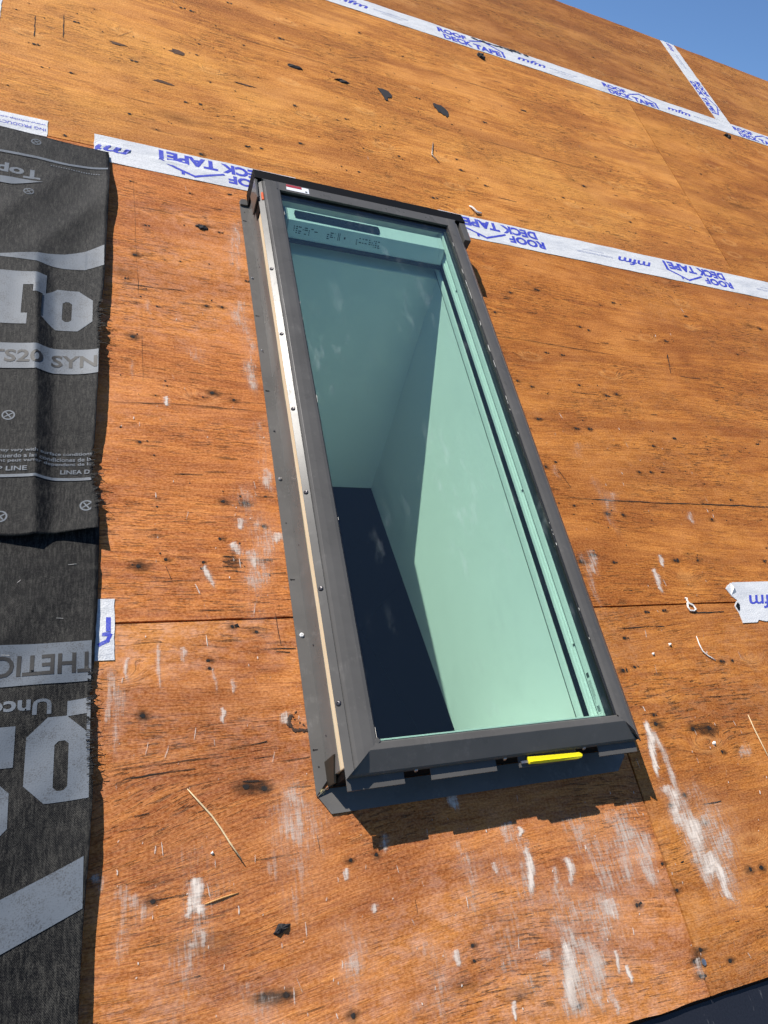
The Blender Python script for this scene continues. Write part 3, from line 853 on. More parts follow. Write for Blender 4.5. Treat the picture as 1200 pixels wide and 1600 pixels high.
# the flange sheet is slightly wavy: subdivide along its length
def wavy(A, B, n, amp):
    m = MB(); k = len(A)
    for i in range(n + 1):
        t = i / n
        for (a, b) in zip(A, B):
            p = [a[c] + (b[c] - a[c]) * t for c in range(3)]
            w_ = amp * fb(p[1] * 7.0, p[0] * 3, 2.2) * (1 if p[2] > 0.0025 else 0) * (0 if i in (0, n) else 1)
            p[0] += w_ * (1 if p[2] > .02 else 0.2); p[2] += 0.6 * w_
            m.v.append(tuple(p))
    for i in range(n):
        for c in range(k):
            d = (c + 1) % k
            m.f.append((i*k+c, i*k+d, (i+1)*k+d, (i+1)*k+c))
    m.f.append(tuple(range(k))[::-1]); m.f.append(tuple(n*k + c for c in range(k)))
    return m
fmw = wavy(fm.v[:8], fm.v[8:], 90, 0.0016)
FLG = mk('flange', fmw, M_FLANGE, SK)
mk('flange', MB().prism([(0.3375, -0.2945), (0.3560, -0.3220), (0.905, -0.3225), (0.930, -0.298), (0.930, -0.2855), (0.3562, -0.2855)], 0.0020, 0.0036), M_FLANGE, SK)
mk('corner_fold', MB().loft([(0.3370, -0.2940, 0.0037), (0.3390, -0.2960, 0.0037), (0.3380, -0.2950, 0.0056)], [(0.3560, -0.2820, 0.0037), (0.3580, -0.2835, 0.0037), (0.3570, -0.2825, 0.0110)]), M_CLAD, SK)
mk('flange', MB().box(0.9085, 0.9300, -0.285, 1.120, 0.0020, 0.0036), M_FLANGE, SK)
mk('flange', MB().box(0.3600, 0.9300, 1.1325, 1.150, 0.0020, 0.0036), M_FLANGE, SK)
mk('corner_guard', MB().loft([(0.3555, -0.2455, 0.003), (0.3555, -0.2455, 0.052), (0.3600, -0.2455, 0.052), (0.3600, -0.2455, 0.003)], [(0.3555, -0.2840, 0.003), (0.3555, -0.2840, 0.034), (0.3600, -0.2840, 0.034), (0.3600, -0.2840, 0.003)]), simple('bronze_corner', (0.055, 0.043, 0.030), 0.45, 0.5), SK, bevel=0.0006)
# slots punched in the flange
sl_ = MB()
for v in (1.042, 0.719, 0.504, 0.070, -0.226):
    sl_.box(0.3405, 0.3475, v - .0007, v + .0007, 0.0037, 0.0040); sl_.lathe((0.3405, v, 0.0037), (0, 0, 1), [(0, .0016), (.0003, .0016)], 8)
for v in (1.075, 0.186, -0.252, 0.61):
    sl_.lathe((0.3455, v, 0.0037), (0, 0, 1), [(0, .0013), (.0003, .0013)], 8)
mk('punched_slots', sl_, M_HOLE, FLG, kind='stuff')

def screw(at, ax, r, mat, head='pan'):
    m = MB()
    if head == 'pan': m.lathe(at, ax, [(-.004, r * .6), (0, r), (r * .35, r * .97), (r * .62, r * .72), (r * .70, r * .34), (r * .45, r * .30)], 12)
    else: m.lathe(at, ax, [(-.004, r * .5), (0, r * 1.35), (r * .14, r * 1.33), (r * .16, r * .8), (r * .75, r * .76), (r * .78, r * .35), (r * .4, r * .3)], 6)
    return mk('screw', m, mat, SK, smooth=False)
for v in (0.782, 0.588, 0.392, 0.202, 0.013, -0.179):
    screw((0.3640, v, 0.0850), (-0.62, 0, 0.78), 0.0046, M_SCREWD)
for u in (0.475, 0.634, 0.792):
    screw((u, -0.2871, 0.0725), (0, -1, 0.45), 0.0034, M_STEEL)
for v in (0.840, 0.616): screw((0.3435, v, 0.0038), (0, 0, 1), 0.0026, M_STEEL)
screw((0.3450, 0.284, 0.0038), (0, 0, 1), 0.0038, M_STEEL)
screw((0.3465, -0.035, 0.0038), (0, 0, 1), 0.0042, simple('bright_nail_head', (0.80, 0.79, 0.76), 0.45, 0.1))
screw((0.3460, -0.2890, 0.0038), (0, 0, 1), 0.0036, M_BRASS, 'hex')
screw((0.3462, 0.399, 0.0038), (0, 0, 1), 0.0022, M_SCREWD)
for v in (0.86, 0.50, 0.13, -0.06, -0.21): screw((0.3588, v, 0.022), (-1, 0, 0.1), 0.0020, M_SCREWD)
# bent tab of the flange at the upper left corner
mk('folded_tab', MB().prism([(0.3365, 1.098), (0.3560, 1.098), (0.3570, 1.116), (0.3520, 1.121), (0.3400, 1.119), (0.3362, 1.113)], 0.0037, 0.0085), M_CLAD, SK, bevel=0.0015)

# yellow plastic tab stuck under the bottom lip
yt = thing('plastic_tab', (0.73, -0.298, 0.07), 'bright yellow plastic tab poking out under the bottom edge of the skylight', 'plastic tab')
yp = [(0.676, -0.3005), (0.700, -0.3022), (0.775, -0.3030), (0.7815, -0.3010), (0.7842, -0.2985), (0.7835, -0.2960), (0.779, -0.2930), (0.700, -0.2905), (0.676, -0.2893)]
mk('tab_body', MB().prism(yp, 0.0702, 0.0752), M_YELLOW, yt, bevel=0.0015)
mk('tab_rib', MB().loft([(0.676, -0.3015, 0.0753), (0.676, -0.2985, 0.0790), (0.676, -0.2955, 0.0753)], [(0.780, -0.3020, 0.0753), (0.780, -0.3000, 0.0765), (0.780, -0.2980, 0.0753)]), M_YELLOW, yt)
mk('tab_shank', MB().box(0.6630, 0.6762, -0.2985, -0.2945, 0.0700, 0.0730), M_STEEL, yt)

# ------------------------------------------------------------------ marks on the plywood
class Marks(MB):
    def __init__(self):
        super().__init__(); self.uvs = []; self.col = []
    def strip(self, a, b, wd, s, h, n=5, wob=0.0, seed=0.0):
        a, b = Vector(a), Vector(b); d = b - a; L = d.length or 1e-4; d.normalize(); nn = Vector((-d.y, d.x)); base = len(self.v)
        for i in range(n + 1):
            t = i / n; c = a + (b - a) * t + nn * (wob * wd * fb(t * 3, seed, 1.7))
            w_ = wd * (0.55 + 0.45 * math.sin(math.pi * min(1, t * 1.3)))
            for sgn in (-1, 1):
                p = c + nn * (w_ * sgn); self.v.append((p.x, p.y, h)); self.uvs.append((sgn, t)); self.col.append((s, seed % 1.0, 0, 1))
        for i in range(n):
            q = base + 2 * i; self.f.append((q, q + 2, q + 3, q + 1))
    def build(self, name, mat, parent):
        o = mk(name, self, mat, parent, recalc=False, kind='stuff')
        me = o.data
        uvl = me.uv_layers.new(name='UVMap')
        for lp in me.loops: uvl.data[lp.index].uv = self.uvs[lp.vertex_index]
        ca = me.color_attributes.new('mark', 'FLOAT_COLOR', 'POINT')
        for i, c in enumerate(self.col): ca.data[i].color = c
        return o

HOLES = [(0.081, 1.113, 1), (0.087, 0.859, 2), (0.068, 0.781, 0.7), (0.13, 0.71, 1), (0.233, 0.732, 1.4), (0.267, 0.735, 1.2), (0.081, 0.615, 1.8), (0.23, 0.487, 2.5), (0.272, 0.474, 1.3), (0.278, 0.986, 1), (0.111, 0.964, 1), (0.216, 1.112, 0.8), (0.312, 1.138, 0.8), (0.328, 0.831, 1), (0.091, 0.354, 1.1), (0.233, 0.231, 1.5), (0.271, 0.229, 1.8), (0.303, 0.18, 1.1), (0.222, 0.153, 1), (0.085, 0.099, 2), (0.129, 0.112, 1), (0.191, 0.107, 0.7), (0.191, 0.096, 0.7), (0.231, -0.013, 1.3), (0.27, -0.024, 1), (0.088, -0.149, 1.8), (0.188, -0.069, 1), (0.19, -0.082, 0.8), (0.231, -0.267, 2.4), (0.258, -0.272, 2.4), (0.097, -0.395, 1.4), (0.232, -0.528, 1.4), (0.261, -0.532, 2), (0.376, -0.388, 1.1), (0.417, -0.387, 1.1), (0.543, -0.529, 1.2), (0.541, -0.548, 0.9), (0.348, -0.573, 1.6), (0.998, -0.393, 1), (1.038, -0.38, 1), (1.061, -0.431, 1.2), (1.124, -0.519, 1.6), (1.151, -0.52, 1.6), (0.934, -0.48, 1), (0.946, -0.523, 1.1), (0.855, -0.53, 1.5), (0.951, -0.612, 1.6), (0.931, -0.624, 1.6), (0.934, -0.645, 1.4), (1.004, -0.637, 1.3), (0.695, -0.635, 1.6), (1.17, -0.316, 1), (1.028, 0.123, 1.6), (0.992, 0.107, 1.6), (1.082, 0.104, 1), (1.262, 0.109, 1.6), (1.334, 0.109, 1), (1.556, 0.106, 1.2), (1.116, -0.015, 1), (1.167, -0.014, 1), (1.033, -0.071, 1.4), (1.0, -0.138, 1.5), (1.032, -0.133, 0.9), (1.27, -0.135, 1.3), (1.304, -0.136, 1), (1.035, -0.231, 1), (1.032, -0.248, 1.8), (1.119, -0.266, 2), (1.161, -0.268, 2.6), (1.082, 0.954, 1.6), (1.178, 0.988, 1.6), (1.004, 0.862, 1.2), (1.286, 0.858, 1.3), (1.312, 0.85, 1.3), (1.461, 0.991, 1.5), (1.125, 0.735, 1.2), (1.177, 0.734, 1.2), (0.996, 0.619, 1), (1.034, 0.605, 1), (1.194, 0.63, 1.1), (1.273, 0.604, 1.5), (1.311, 0.613, 1.5), (1.124, 0.481, 1.4), (1.166, 0.483, 1.4), (1.607, 0.857, 1.2), (2.099, 0.994, 2), (1.754, 0.989, 1.5), (1.017, 0.499, 1.6), (1.445, 0.476, 1.1), (1.903, 0.848, 1), (1.023, 0.371, 0.9), (0.989, 0.356, 1.1), (1.272, 0.357, 1.2), (1.309, 0.359, 1.2), (1.358, 0.444, 1.2), (1.03, 0.25, 0.8), (1.116, 0.231, 1.4), (1.163, 0.229, 1.4), (1.444, 0.224, 1.2), (1.544, 0.286, 1), (1.763, 0.483, 0.9), (-0.058, 1.757, 1), (-0.148, 1.594, 1), (0.088, 1.638, 0.8), (-0.059, 1.505, 1), (0.08, 1.385, 0.9), (0.224, 1.501, 1), (0.263, 1.509, 1.1), (0.378, 1.362, 1), (0.252, 1.281, 1.4), (0.277, 1.825, 0.8), (0.266, 1.76, 0.8), (0.415, 1.893, 0.9), (0.262, 2.009, 1.2), (0.233, 2.011, 1), (0.385, 2.136, 1), (-0.063, 1.235, 0.8), (0.541, 2.004, 1.5), (0.543, 1.627, 1.4), (0.536, 1.438, 1.3), (0.376, 1.362, 0.8), (0.417, 1.369, 0.8), (0.704, 1.627, 0.8), (1.007, 2.14, 1), (0.853, 2.215, 1.2), (1.073, 1.505, 1.6), (0.93, 1.322, 1.4), (1.072, 1.561, 1), (1.147, 1.452, 1.2), (1.257, 1.842, 1), (0.855, 1.497, 0.8), (0.701, 1.365, 0.8), (1.002, 1.877, 0.8), (0.698, 1.884, 0.8), (1.47, 2.009, 1.4), (2.086, 2.694, 1.5), (2.33, 1.922, 1.2), (1.737, 1.821, 0.9), (1.737, 1.445, 1.2), (1.594, 1.597, 1.8), (1.467, 1.493, 1), (2.394, 2.763, 1)]
SCUFFS = [(1.009, -0.232, 0.994, -0.361, 0.012, 0.95), (0.998, -0.352, 1.008, -0.44, 0.0262, 0.8), (1.015, -0.397, 1.035, -0.517, 0.0375, 0.8), (1.05, -0.483, 1.058, -0.571, 0.0163, 0.95), (1.053, -0.413, 1.124, -0.5, 0.0505, 0.35), (1.035, -0.475, 1.042, -0.518, 0.0283, 0.9), (0.702, -0.544, 0.688, -0.656, 0.0182, 0.85), (0.707, -0.579, 0.715, -0.662, 0.049, 0.5), (0.788, -0.577, 0.782, -0.619, 0.0061, 0.8), (0.8, -0.601, 0.8, -0.631, 0.0061, 0.85), (0.756, -0.622, 0.759, -0.667, 0.0102, 0.6), (0.744, -0.577, 0.744, -0.636, 0.0255, 0.4), (0.674, -0.407, 0.668, -0.496, 0.0102, 0.95), (0.673, -0.382, 0.671, -0.403, 0.0071, 0.9), (0.747, -0.437, 0.741, -0.49, 0.0122, 0.75), (0.805, -0.508, 0.803, -0.549, 0.0224, 0.75), (0.919, -0.417, 0.894, -0.533, 0.0324, 0.5), (0.872, -0.384, 0.902, -0.445, 0.0626, 0.3), (0.783, -0.398, 0.806, -0.441, 0.0383, 0.3), (0.15, -0.372, 0.162, -0.431, 0.0132, 0.95), (0.142, -0.407, 0.146, -0.425, 0.0081, 0.8), (0.16, -0.437, 0.142, -0.464, 0.0182, 0.45), (0.027, -0.348, 0.035, -0.379, 0.0102, 0.5), (0.078, -0.378, 0.083, -0.426, 0.0141, 0.45), (0.193, 0.105, 0.206, 0.05, 0.008, 0.85), (0.245, 0.149, 0.256, 0.115, 0.011, 0.7), (0.268, 0.133, 0.286, 0.089, 0.018, 0.7), (0.326, 0.17, 0.323, 0.141, 0.017, 0.7), (0.261, 0.199, 0.263, 0.167, 0.011, 0.7), (0.32, 0.316, 0.323, 0.243, 0.013, 0.6), (0.068, -0.053, 0.064, -0.102, 0.0051, 0.7), (0.113, -0.026, 0.114, -0.128, 0.005, 0.55), (0.15, -0.041, 0.152, -0.077, 0.0071, 0.5), (0.205, -0.143, 0.206, -0.176, 0.0061, 0.8), (0.043, -0.068, 0.04, -0.178, 0.0091, 0.4), (0.193, -0.078, 0.2, -0.132, 0.004, 0.5), (0.224, -0.099, 0.224, -0.13, 0.0061, 0.45), (0.283, -0.287, 0.299, -0.36, 0.0363, 0.4), (0.298, -0.161, 0.308, -0.182, 0.01, 0.85), (0.321, 1.052, 0.297, 0.843, 0.0196, 0.35), (0.313, 0.774, 0.293, 0.653, 0.0235, 0.4), (0.207, 0.612, 0.194, 0.557, 0.0313, 0.25), (0.31, 0.601, 0.307, 0.478, 0.0191, 0.45), (0.139, 0.47, 0.141, 0.438, 0.008, 0.85), (0.316, 0.454, 0.329, 0.212, 0.0281, 0.22), (1.225, 0.127, 1.22, 0.086, 0.009, 0.7), (1.192, 0.094, 1.183, 0.019, 0.011, 0.75), (1.025, 0.142, 1.022, 0.059, 0.017, 0.5), (1.145, 0.299, 1.141, 0.228, 0.023, 0.35), (1.099, 0.438, 1.108, 0.377, 0.0201, 0.25), (1.375, 0.248, 1.377, 0.204, 0.013, 0.5), (1.01, 0.365, 1.017, 0.317, 0.011, 0.35), (0.561, -0.303, 0.567, -0.35, 0.014, 0.7), (0.651, -0.369, 0.645, -0.412, 0.0171, 0.5), (0.557, -0.385, 0.554, -0.417, 0.0132, 0.4), (0.61, -0.425, 0.609, -0.448, 0.0071, 0.7), (0.967, -0.051, 0.96, -0.126, 0.019, 0.25), (1.222, -0.309, 1.241, -0.336, 0.0272, 0.4), (0.516, -0.526, 0.517, -0.554, 0.0082, 0.8), (0.367, -0.396, 0.366, -0.417, 0.0061, 0.85), (0.4, -0.448, 0.401, -0.464, 0.0082, 0.7), (0.354, -0.503, 0.362, -0.535, 0.0184, 0.35), (0.589, -0.604, 0.585, -0.634, 0.0061, 0.9), (0.436, -0.358, 0.431, -0.393, 0.0102, 0.4), (0.935, -0.619, 0.943, -0.656, 0.0133, 0.6), (0.111, 0.732, 0.117, 0.668, 0.0073, 0.3), (0.078, 0.557, 0.081, 0.492, 0.0051, 0.35), (0.719, -0.447, 0.714, -0.485, 0.0091, 0.5), (0.662, -0.554, 0.663, -0.579, 0.0175, 0.5), (0.619, -0.578, 0.628, -0.62, 0.0296, 0.3), (0.432, -0.571, 0.435, -0.601, 0.0173, 0.3), (0.22, -0.548, 0.256, -0.521, 0.0104, 0.3)]


sc_ = Marks(); r4 = random.Random(21)
lay = 0.0012
def inside_skylight(u, v): return 0.33 < u < 0.935 and -0.33 < v < 1.15
for k, (a, b, c, d, w_, s) in enumerate(SCUFFS):
    sc_.strip((a, b), (c, d), w_ * 1.5, s, lay + 0.0000004 * k, 6, 0.5, k * 0.371)
for (u, v, L, w_, s) in ((0.80, -0.36, .28, .13, .30), (0.62, -0.38, .25, .12, .22), (1.06, -0.34, .28, .10, .30), (0.30, -0.24, .25, .07, .26), (0.72, -0.46, .2, .11, .34), (0.15, -0.30, .3, .10, .18), (0.28, 0.30, .4, .06, .24), (0.86, -0.37, .16, .055, .50), (0.80, -0.42, .16, .05, .36), (0.74, -0.54, .13, .05, .55), (0.70, -0.50, .15, .035, .5), (0.66, -0.37, .13, .03, .4), (1.03, -0.37, .2, .035, .6), (1.07, -0.40, .16, .06, .42), (1.02, -0.24, .2, .016, .6), (0.30, -0.27, .11, .035, .5), (0.27, -0.33, .08, .03, .3), (0.15, -0.39, .12, .03, .35), (0.21, -0.50, .1, .06, .25), (0.06, -0.36, .12, .03, .3), (0.36, -0.45, .14, .04, .3), (0.47, -0.50, .13, .05, .28), (0.56, -0.40, .12, .03, .32), (0.05, -0.07, .16, .02, .35), (0.30, 0.22, .2, .04, .35), (0.31, 0.75, .3, .03, .35), (0.32, 1.05, .25, .02, .35), (0.27, 0.14, .1, .04, .4), (1.0, 0.14, .16, .02, .35), (1.12, 0.35, .2, .03, .25), (0.90, -0.40, .14, .03, .5)):
    sc_.strip((u, v), (u + r4.uniform(-.01, .01), v - L), w_, s, lay - 0.0001 + 0.000001 * r4.random(), 6, 0.5, r4.random())
for k in range(520):     # small chalky flecks, thickest on the trodden lower sheets
    z = r4.random()
    if z < .55: u, v = r4.uniform(0.04, 1.3), r4.uniform(-0.66, -0.3)
    elif z < .75: u, v = r4.uniform(0.04, 0.33), r4.uniform(-0.33, 0.7)
    elif z < .9: u, v = r4.uniform(0.95, 1.5), r4.uniform(-0.35, 0.5)
    else: u, v = r4.uniform(-0.2, 2.6), r4.uniform(0.5, 3.1)
    if inside_skylight(u, v) or (u < 0.05): continue
    L = r4.choice((0.002, 0.003, 0.003, 0.004, 0.005, 0.006, 0.009, 0.014, 0.025)); ang = -math.pi / 2 + r4.gauss(0.06, 0.22)
    sc_.strip((u, v), (u + L * math.cos(ang), v + L * math.sin(ang)), r4.uniform(0.0009, 0.0030), r4.uniform(0.3, 1.0) ** 1.2, lay + 0.00005 + 0.0000003 * k, 2, 0.4, k * 0.77)
sc_.build('chalk_scuffs', M_SCUFF, deck)

stn = Marks(); hol = MB()
r5 = random.Random(8)
def smudge(u, v, lu, lv, s, k):
    stn.strip((u - lu, v), (u + lu, v + r5.uniform(-.2, .2) * lv), lv * 1.25, s, 0.0006 + 0.0000005 * k, 4, 0.0, k * 0.31)
for k, (u, v, s) in enumerate(HOLES):
    rr = 0.0026 * (0.7 + 0.38 * s) * (1.6 if v > 1.2 else 1.15 if u > .95 else 1.0)
    pts = [(u + rr * r5.uniform(.75, 1.35) * math.cos(q), v + rr * r5.uniform(.6, 1.1) * math.sin(q)) for q in [2 * math.pi * i / 9 for i in range(9)]]
    hol.poly(pts, 0.0009)
    if r5.random() < 0.35: hol.poly([(x + rr * r5.uniform(1.5, 3), y + rr * r5.uniform(-.8, .8)) for x, y in pts[::2]], 0.00092)
    smudge(u + r5.uniform(-.002, .006), v, 0.0135 * s * r5.uniform(.8, 1.4), 0.0066 * s * r5.uniform(.8, 1.3), min(1, 0.48 + 0.22 * s), k)
# finer old nail rows across the sheets, faint
for k in range(900):
    u = r5.uniform(-0.2, 3.0); v = r5.choice((0.105, 0.23, 0.355, 0.48, 0.61, 0.735, 0.855, 0.985, 1.11, 1.365, 1.5, 1.63, 1.76, 1.84, 2.0, 2.14, 2.6, 2.75, 2.9, 3.05)) + r5.gauss(0, .02)
    if inside_skylight(u, v) or u < 0.05 and v < 1.2: continue
    rr = r5.uniform(.0007, .0022) * (1.3 if v > 1.2 else 1.0)
    hol.poly([(u + rr * r5.uniform(.7, 1.5) * math.cos(q), v + rr * r5.uniform(.6, 1.1) * math.sin(q)) for q in [2 * math.pi * i / 7 for i in range(7)]], 0.00088)
    if k % 3 == 0: smudge(u, v, r5.uniform(.008, .03), r5.uniform(.002, .006), r5.uniform(.25, .55), k + 300)
for k, (u, v, a, b, s) in enumerate(((0.243, 0.110, .030, .022, .62), (0.25, 1.0, .045, .007, .8), (0.15, 1.025, .06, .005, .5), (0.27, -0.178, .0, .0, .0), (0.16, -0.455, .09, .02, .38), (0.24, -0.53, .05, .012, .8), (0.06, 0.80, .05, .03, .3), (1.14, -0.266, .035, .016, .75),
                                 (0.2, 1.42, .16, .035, .28), (0.28, 0.60, .06, .003, .6), (1.55, 1.62, .05, .02, .4), (2.05, 1.0, .06, .02, .5), (0.94, -0.62, .02, .02, .6), (0.24, 0.355, .03, .004, .6), (0.25, 0.365, .02, .003, .6), (0.52, -0.575, .06, .02, .3), (0.60, -0.60, .05, .018, .3), (2.45, 1.75, .1, .02, .5), (2.15, 1.5, .05, .02, .35))):
    if s: smudge(u, v, a, b, s, 600 + k)
stn.build('nail_stains', M_STAIN, deck)
mk('nail_holes', hol, M_HOLE, deck, recalc=False, kind='stuff')

# long splits, pencil and saw marks
ck = MB()
def crack(pts, w0, jag=0.0015, h=0.0010):
    dense = []
    for (a, b) in zip(pts, pts[1:]):
        n_ = max(2, int(math.hypot(b[0]-a[0], b[1]-a[1]) / 0.012))
        dense += [(a[0] + (b[0]-a[0]) * i / n_, a[1] + (b[1]-a[1]) * i / n_) for i in range(n_)]
    dense.append(pts[-1])
    base = len(ck.v); n_ = len(dense)
    for i, (x, y) in enumerate(dense):
        j = fb(x * 40, y * 40, 3.3) * jag
        w_ = w0 * (0.25 + 0.9 * abs(fb(x * 23, y * 23, 9.1))) * min(1, 6 * min(i + .4, n_ - i) / n_)
        dx, dy = dense[min(i+1, n_-1)][0] - dense[max(i-1, 0)][0], dense[min(i+1, n_-1)][1] - dense[max(i-1, 0)][1]
        l = math.hypot(dx, dy) or 1; nx, ny = -dy / l, dx / l
        ck.v += [(x + nx * (j + w_), y + ny * (j + w_), h), (x + nx * (j - w_), y + ny * (j - w_), h)]
    for i in range(n_ - 1):
        q = base + 2 * i; ck.f.append((q, q + 1, q + 3, q + 2))
crack([(0.972, 0.273), (1.099, 0.270), (1.293, 0.267), (1.443, 0.269), (1.90, 0.268)], 0.0022)
crack([(0.97, 0.770), (1.071, 0.772), (1.237, 0.766), (1.37, 0.763)], 0.0016)
crack([(0.03, 0.443), (0.189, 0.452), (0.336, 0.449)], 0.0011)
crack([(0.03, 0.762), (0.191, 0.769)], 0.0011)
crack([(1.0, 2.09), (1.7, 2.10)], 0.0015); crack([(1.2, 1.72), (1.65, 1.71)], 0.0015); crack([(0.3, 1.93), (0.8, 1.925)], 0.0014)
crack([(0.087, 1.147), (0.091, 0.856), (0.095, 0.70)], 0.0005); crack([(0.099, 0.629), (0.099, 0.50)], 0.0005)
crack([(-0.084, 1.782), (-0.082, 1.66)], 0.0028); crack([(-0.152, 1.732), (-0.149, 1.63)], 0.0026)
crack([(1.584, 0.80), (1.56, 0.722)], 0.0034); crack([(0.129, 0.099), (0.136, 0.075)], 0.0012)
crack([(0.33, -0.347), (0.331, -0.369)], 0.0011); crack([(1.02, 0.355), (1.04, 0.30)], 0.0014)
crack([(0.305, 0.01), (0.309, -0.05)], 0.0012)
crack([(0.05, 1.74), (0.09, 1.79)], 0.0010); crack([(0.20, 2.07), (0.23, 2.13)], 0.0014); crack([(0.76, 2.0), (0.86, 2.06)], 0.0010); crack([(0.77, 1.985), (0.85, 2.035)], 0.0009)
crack([(0.466, -0.455), (0.467, -0.473)], 0.0010); crack([(0.04, -0.222), (0.20, -0.219)], 0.0012); crack([(0.06, -0.236), (0.16, -0.232)], 0.0016)
crack([(0.205, -0.21), (0.27, -0.205)], 0.0012)
for k in range(300):
    u, v = r5.uniform(0.95, 3.0), r5.uniform(-0.6, 3.1)
    l = r5.choice((.008, .012, .02, .03, .05, .10)) * r5.uniform(.7, 1.3)
    crack([(u, v), (u + l, v + r5.uniform(-.002, .002))], r5.uniform(.0007, .0019))
for k in range(150):
    u, v = (r5.uniform(0.05, 0.3), r5.uniform(-.6, 1.1)) if k % 2 else (r5.uniform(-.2, 1.0), r5.uniform(1.25, 2.4))
    l = r5.uniform(.015, .08)
    crack([(u, v), (min(u + l, .334) if k % 2 else u + l, v + r5.uniform(-.002, .002))], r5.uniform(.0005, .0011))
for k in range(26):      # hatch of charred grain beside the flange
    u = r5.uniform(0.221, 0.245); v = r5.uniform(0.088, 0.132)
    crack([(u, v), (u + r5.uniform(.008, .024), v + r5.uniform(-.001, .001))], r5.uniform(.0007, .0016))
mk('surface_splits', ck, M_CRACK, deck, recalc=False, kind='stuff')

# broken knot beside the flange
kn_ = MB(); r6 = random.Random(4)
def blob(mb, u, v, a, b, h, ang, seed, n_=13, h0=0.0):
    rg = random.Random(seed); top = []; bot = []
    ca, sa = math.cos(ang), math.sin(ang)
    for i in range(n_):
        q = 2 * math.pi * (i + rg.uniform(-.3, .3)) / n_; k = rg.uniform(.58, 1.2)
        x, y = a * k * math.cos(q), b * k * math.sin(q)
        bot.append((u + x * ca - y * sa, v + x * sa + y * ca, h0))
        kk = rg.uniform(.60, .96); top.append((u + kk * (x * ca - y * sa), v + kk * (x * sa + y * ca), h0 + h * rg.uniform(.35, 1.15)))
    b0 = len(mb.v); mb.v += bot + top + [(u, v, h0 + h * rg.uniform(.7, 1.3))]
    for i in range(n_):
        j = (i + 1) % n_; mb.f.append((b0+i, b0+j, b0+n_+j, b0+n_+i)); mb.f.append((b0+n_+i, b0+n_+j, b0+2*n_))
M_BARK = simple('knot_bark', (0.050, 0.026, 0.015), 0.85, 0, 0.5, 300, 0.5)
kn_ = MB()
for k in range(16):
    q = math.radians(150 + k * 9.5); jr = r6.uniform(.9, 1.1)
    blob(kn_, 0.330 + 0.022 * jr * math.cos(q), -0.1765 + 0.0175 * jr * math.sin(q), r6.uniform(.003, .007), r6.uniform(.0016, .0035), .0012, q + math.pi / 2 + r6.uniform(-.4, .4), 60 + k, 8)
for k in range(6):
    blob(kn_, r6.uniform(.314, .332), r6.uniform(-.186, -.162), r6.uniform(.0015, .004), r6.uniform(.001, .002), .0012, r6.uniform(0, 3), 90 + k, 7)
mk('broken_knot', kn_, M_BARK, deck, kind='stuff')
M_GOUGE = simple('gouge_wood', (0.070, 0.028, 0.009), 0.85, 0, 0.7, 160, 0.6)
for a_ in ((0.054, 1.704, .026, .007, .0012, -.05, 6), (0.166, 1.572, .030, .007, .0012, -.08, 17), (0.2120, 1.745, 0.030, 0.014, 0.0012, 0.0, 7), (0.400, 1.668, 0.042, 0.006, 0.0012, -0.02, 9)):
    kn_ = MB(); blob(kn_, *a_); mk('splintered_gouge', kn_, M_GOUGE, deck)

# ------------------------------------------------------------------ seam tape
def tape_h(u, v): return 0.0014 + 0.0010 * max(-1, fb(u * 11, v * 34, 6.2)) + 0.0003 * fb(u * 70, v * 70, 1.1)
def build_tape(label, u0, u1, v0, v1, name='seam_tape', extra=None, umess=0.0015, group='strips of printed seam tape'):
    nu = max(3, int((u1 - u0) / 0.012)); nv = max(3, int((v1 - v0) / 0.012)); m = MB()
    nu = min(nu, 400)
    X = lambda u, v: tape_h(u, v) + (extra(u, v) if extra else 0.0)
    for j in range(nv + 1):
        for i in range(nu + 1):
            u = u0 + (u1 - u0) * i / nu; v = v0 + (v1 - v0) * j / nv
            if j == 0: v += umess * fb(u * 14, 1.3, 0.5)
            if j == nv: v += umess * fb(u * 14, 5.3, 0.5)
            if i == 0: u += umess * 1.5 * fb(v * 60, 2.3, 0.7)
            if i == nu: u += umess * 1.5 * fb(v * 60, 7.3, 0.7)
            m.v.append((u, v, X(u, v)))
    W = nu + 1
    for j in range(nv):
        for i in range(nu): m.f.append((j*W+i, j*W+i+1, (j+1)*W+i+1, (j+1)*W+i))
    ring = [i for i in range(W)] + [j*W+nu for j in range(1, nv+1)] + [nv*W+i for i in range(nu-1, -1, -1)] + [j*W for j in range(nv-1, 0, -1)]
    b = len(m.v)
    for i in ring: m.v.append((m.v[i][0], m.v[i][1], 0.0002))
    for k in range(len(ring)):
        j = (k + 1) % len(ring); m.f.append((ring[k], b + k, b + j, ring[j]))
    base = ((u0 + u1) / 2, (v0 + v1) / 2, 0)
    o = mk(name, m, M_TAPE, base=base, smooth=False, recalc=False)
    tag(o, label, 'tape', group)
    return o, X

def stroke(mb, pts, w_):
    for (a, b) in zip(pts, pts[1:]):
        d = Vector((b[0]-a[0], b[1]-a[1])).normalized(); n_ = Vector((-d.y, d.x)) * w_ / 2; e = d * w_ / 2
        mb.poly([(a[0]-e.x-n_.x, a[1]-e.y-n_.y), (b[0]+e.x-n_.x, b[1]+e.y-n_.y), (b[0]+e.x+n_.x, b[1]+e.y+n_.y), (a[0]-e.x+n_.x, a[1]-e.y+n_.y)], 0)

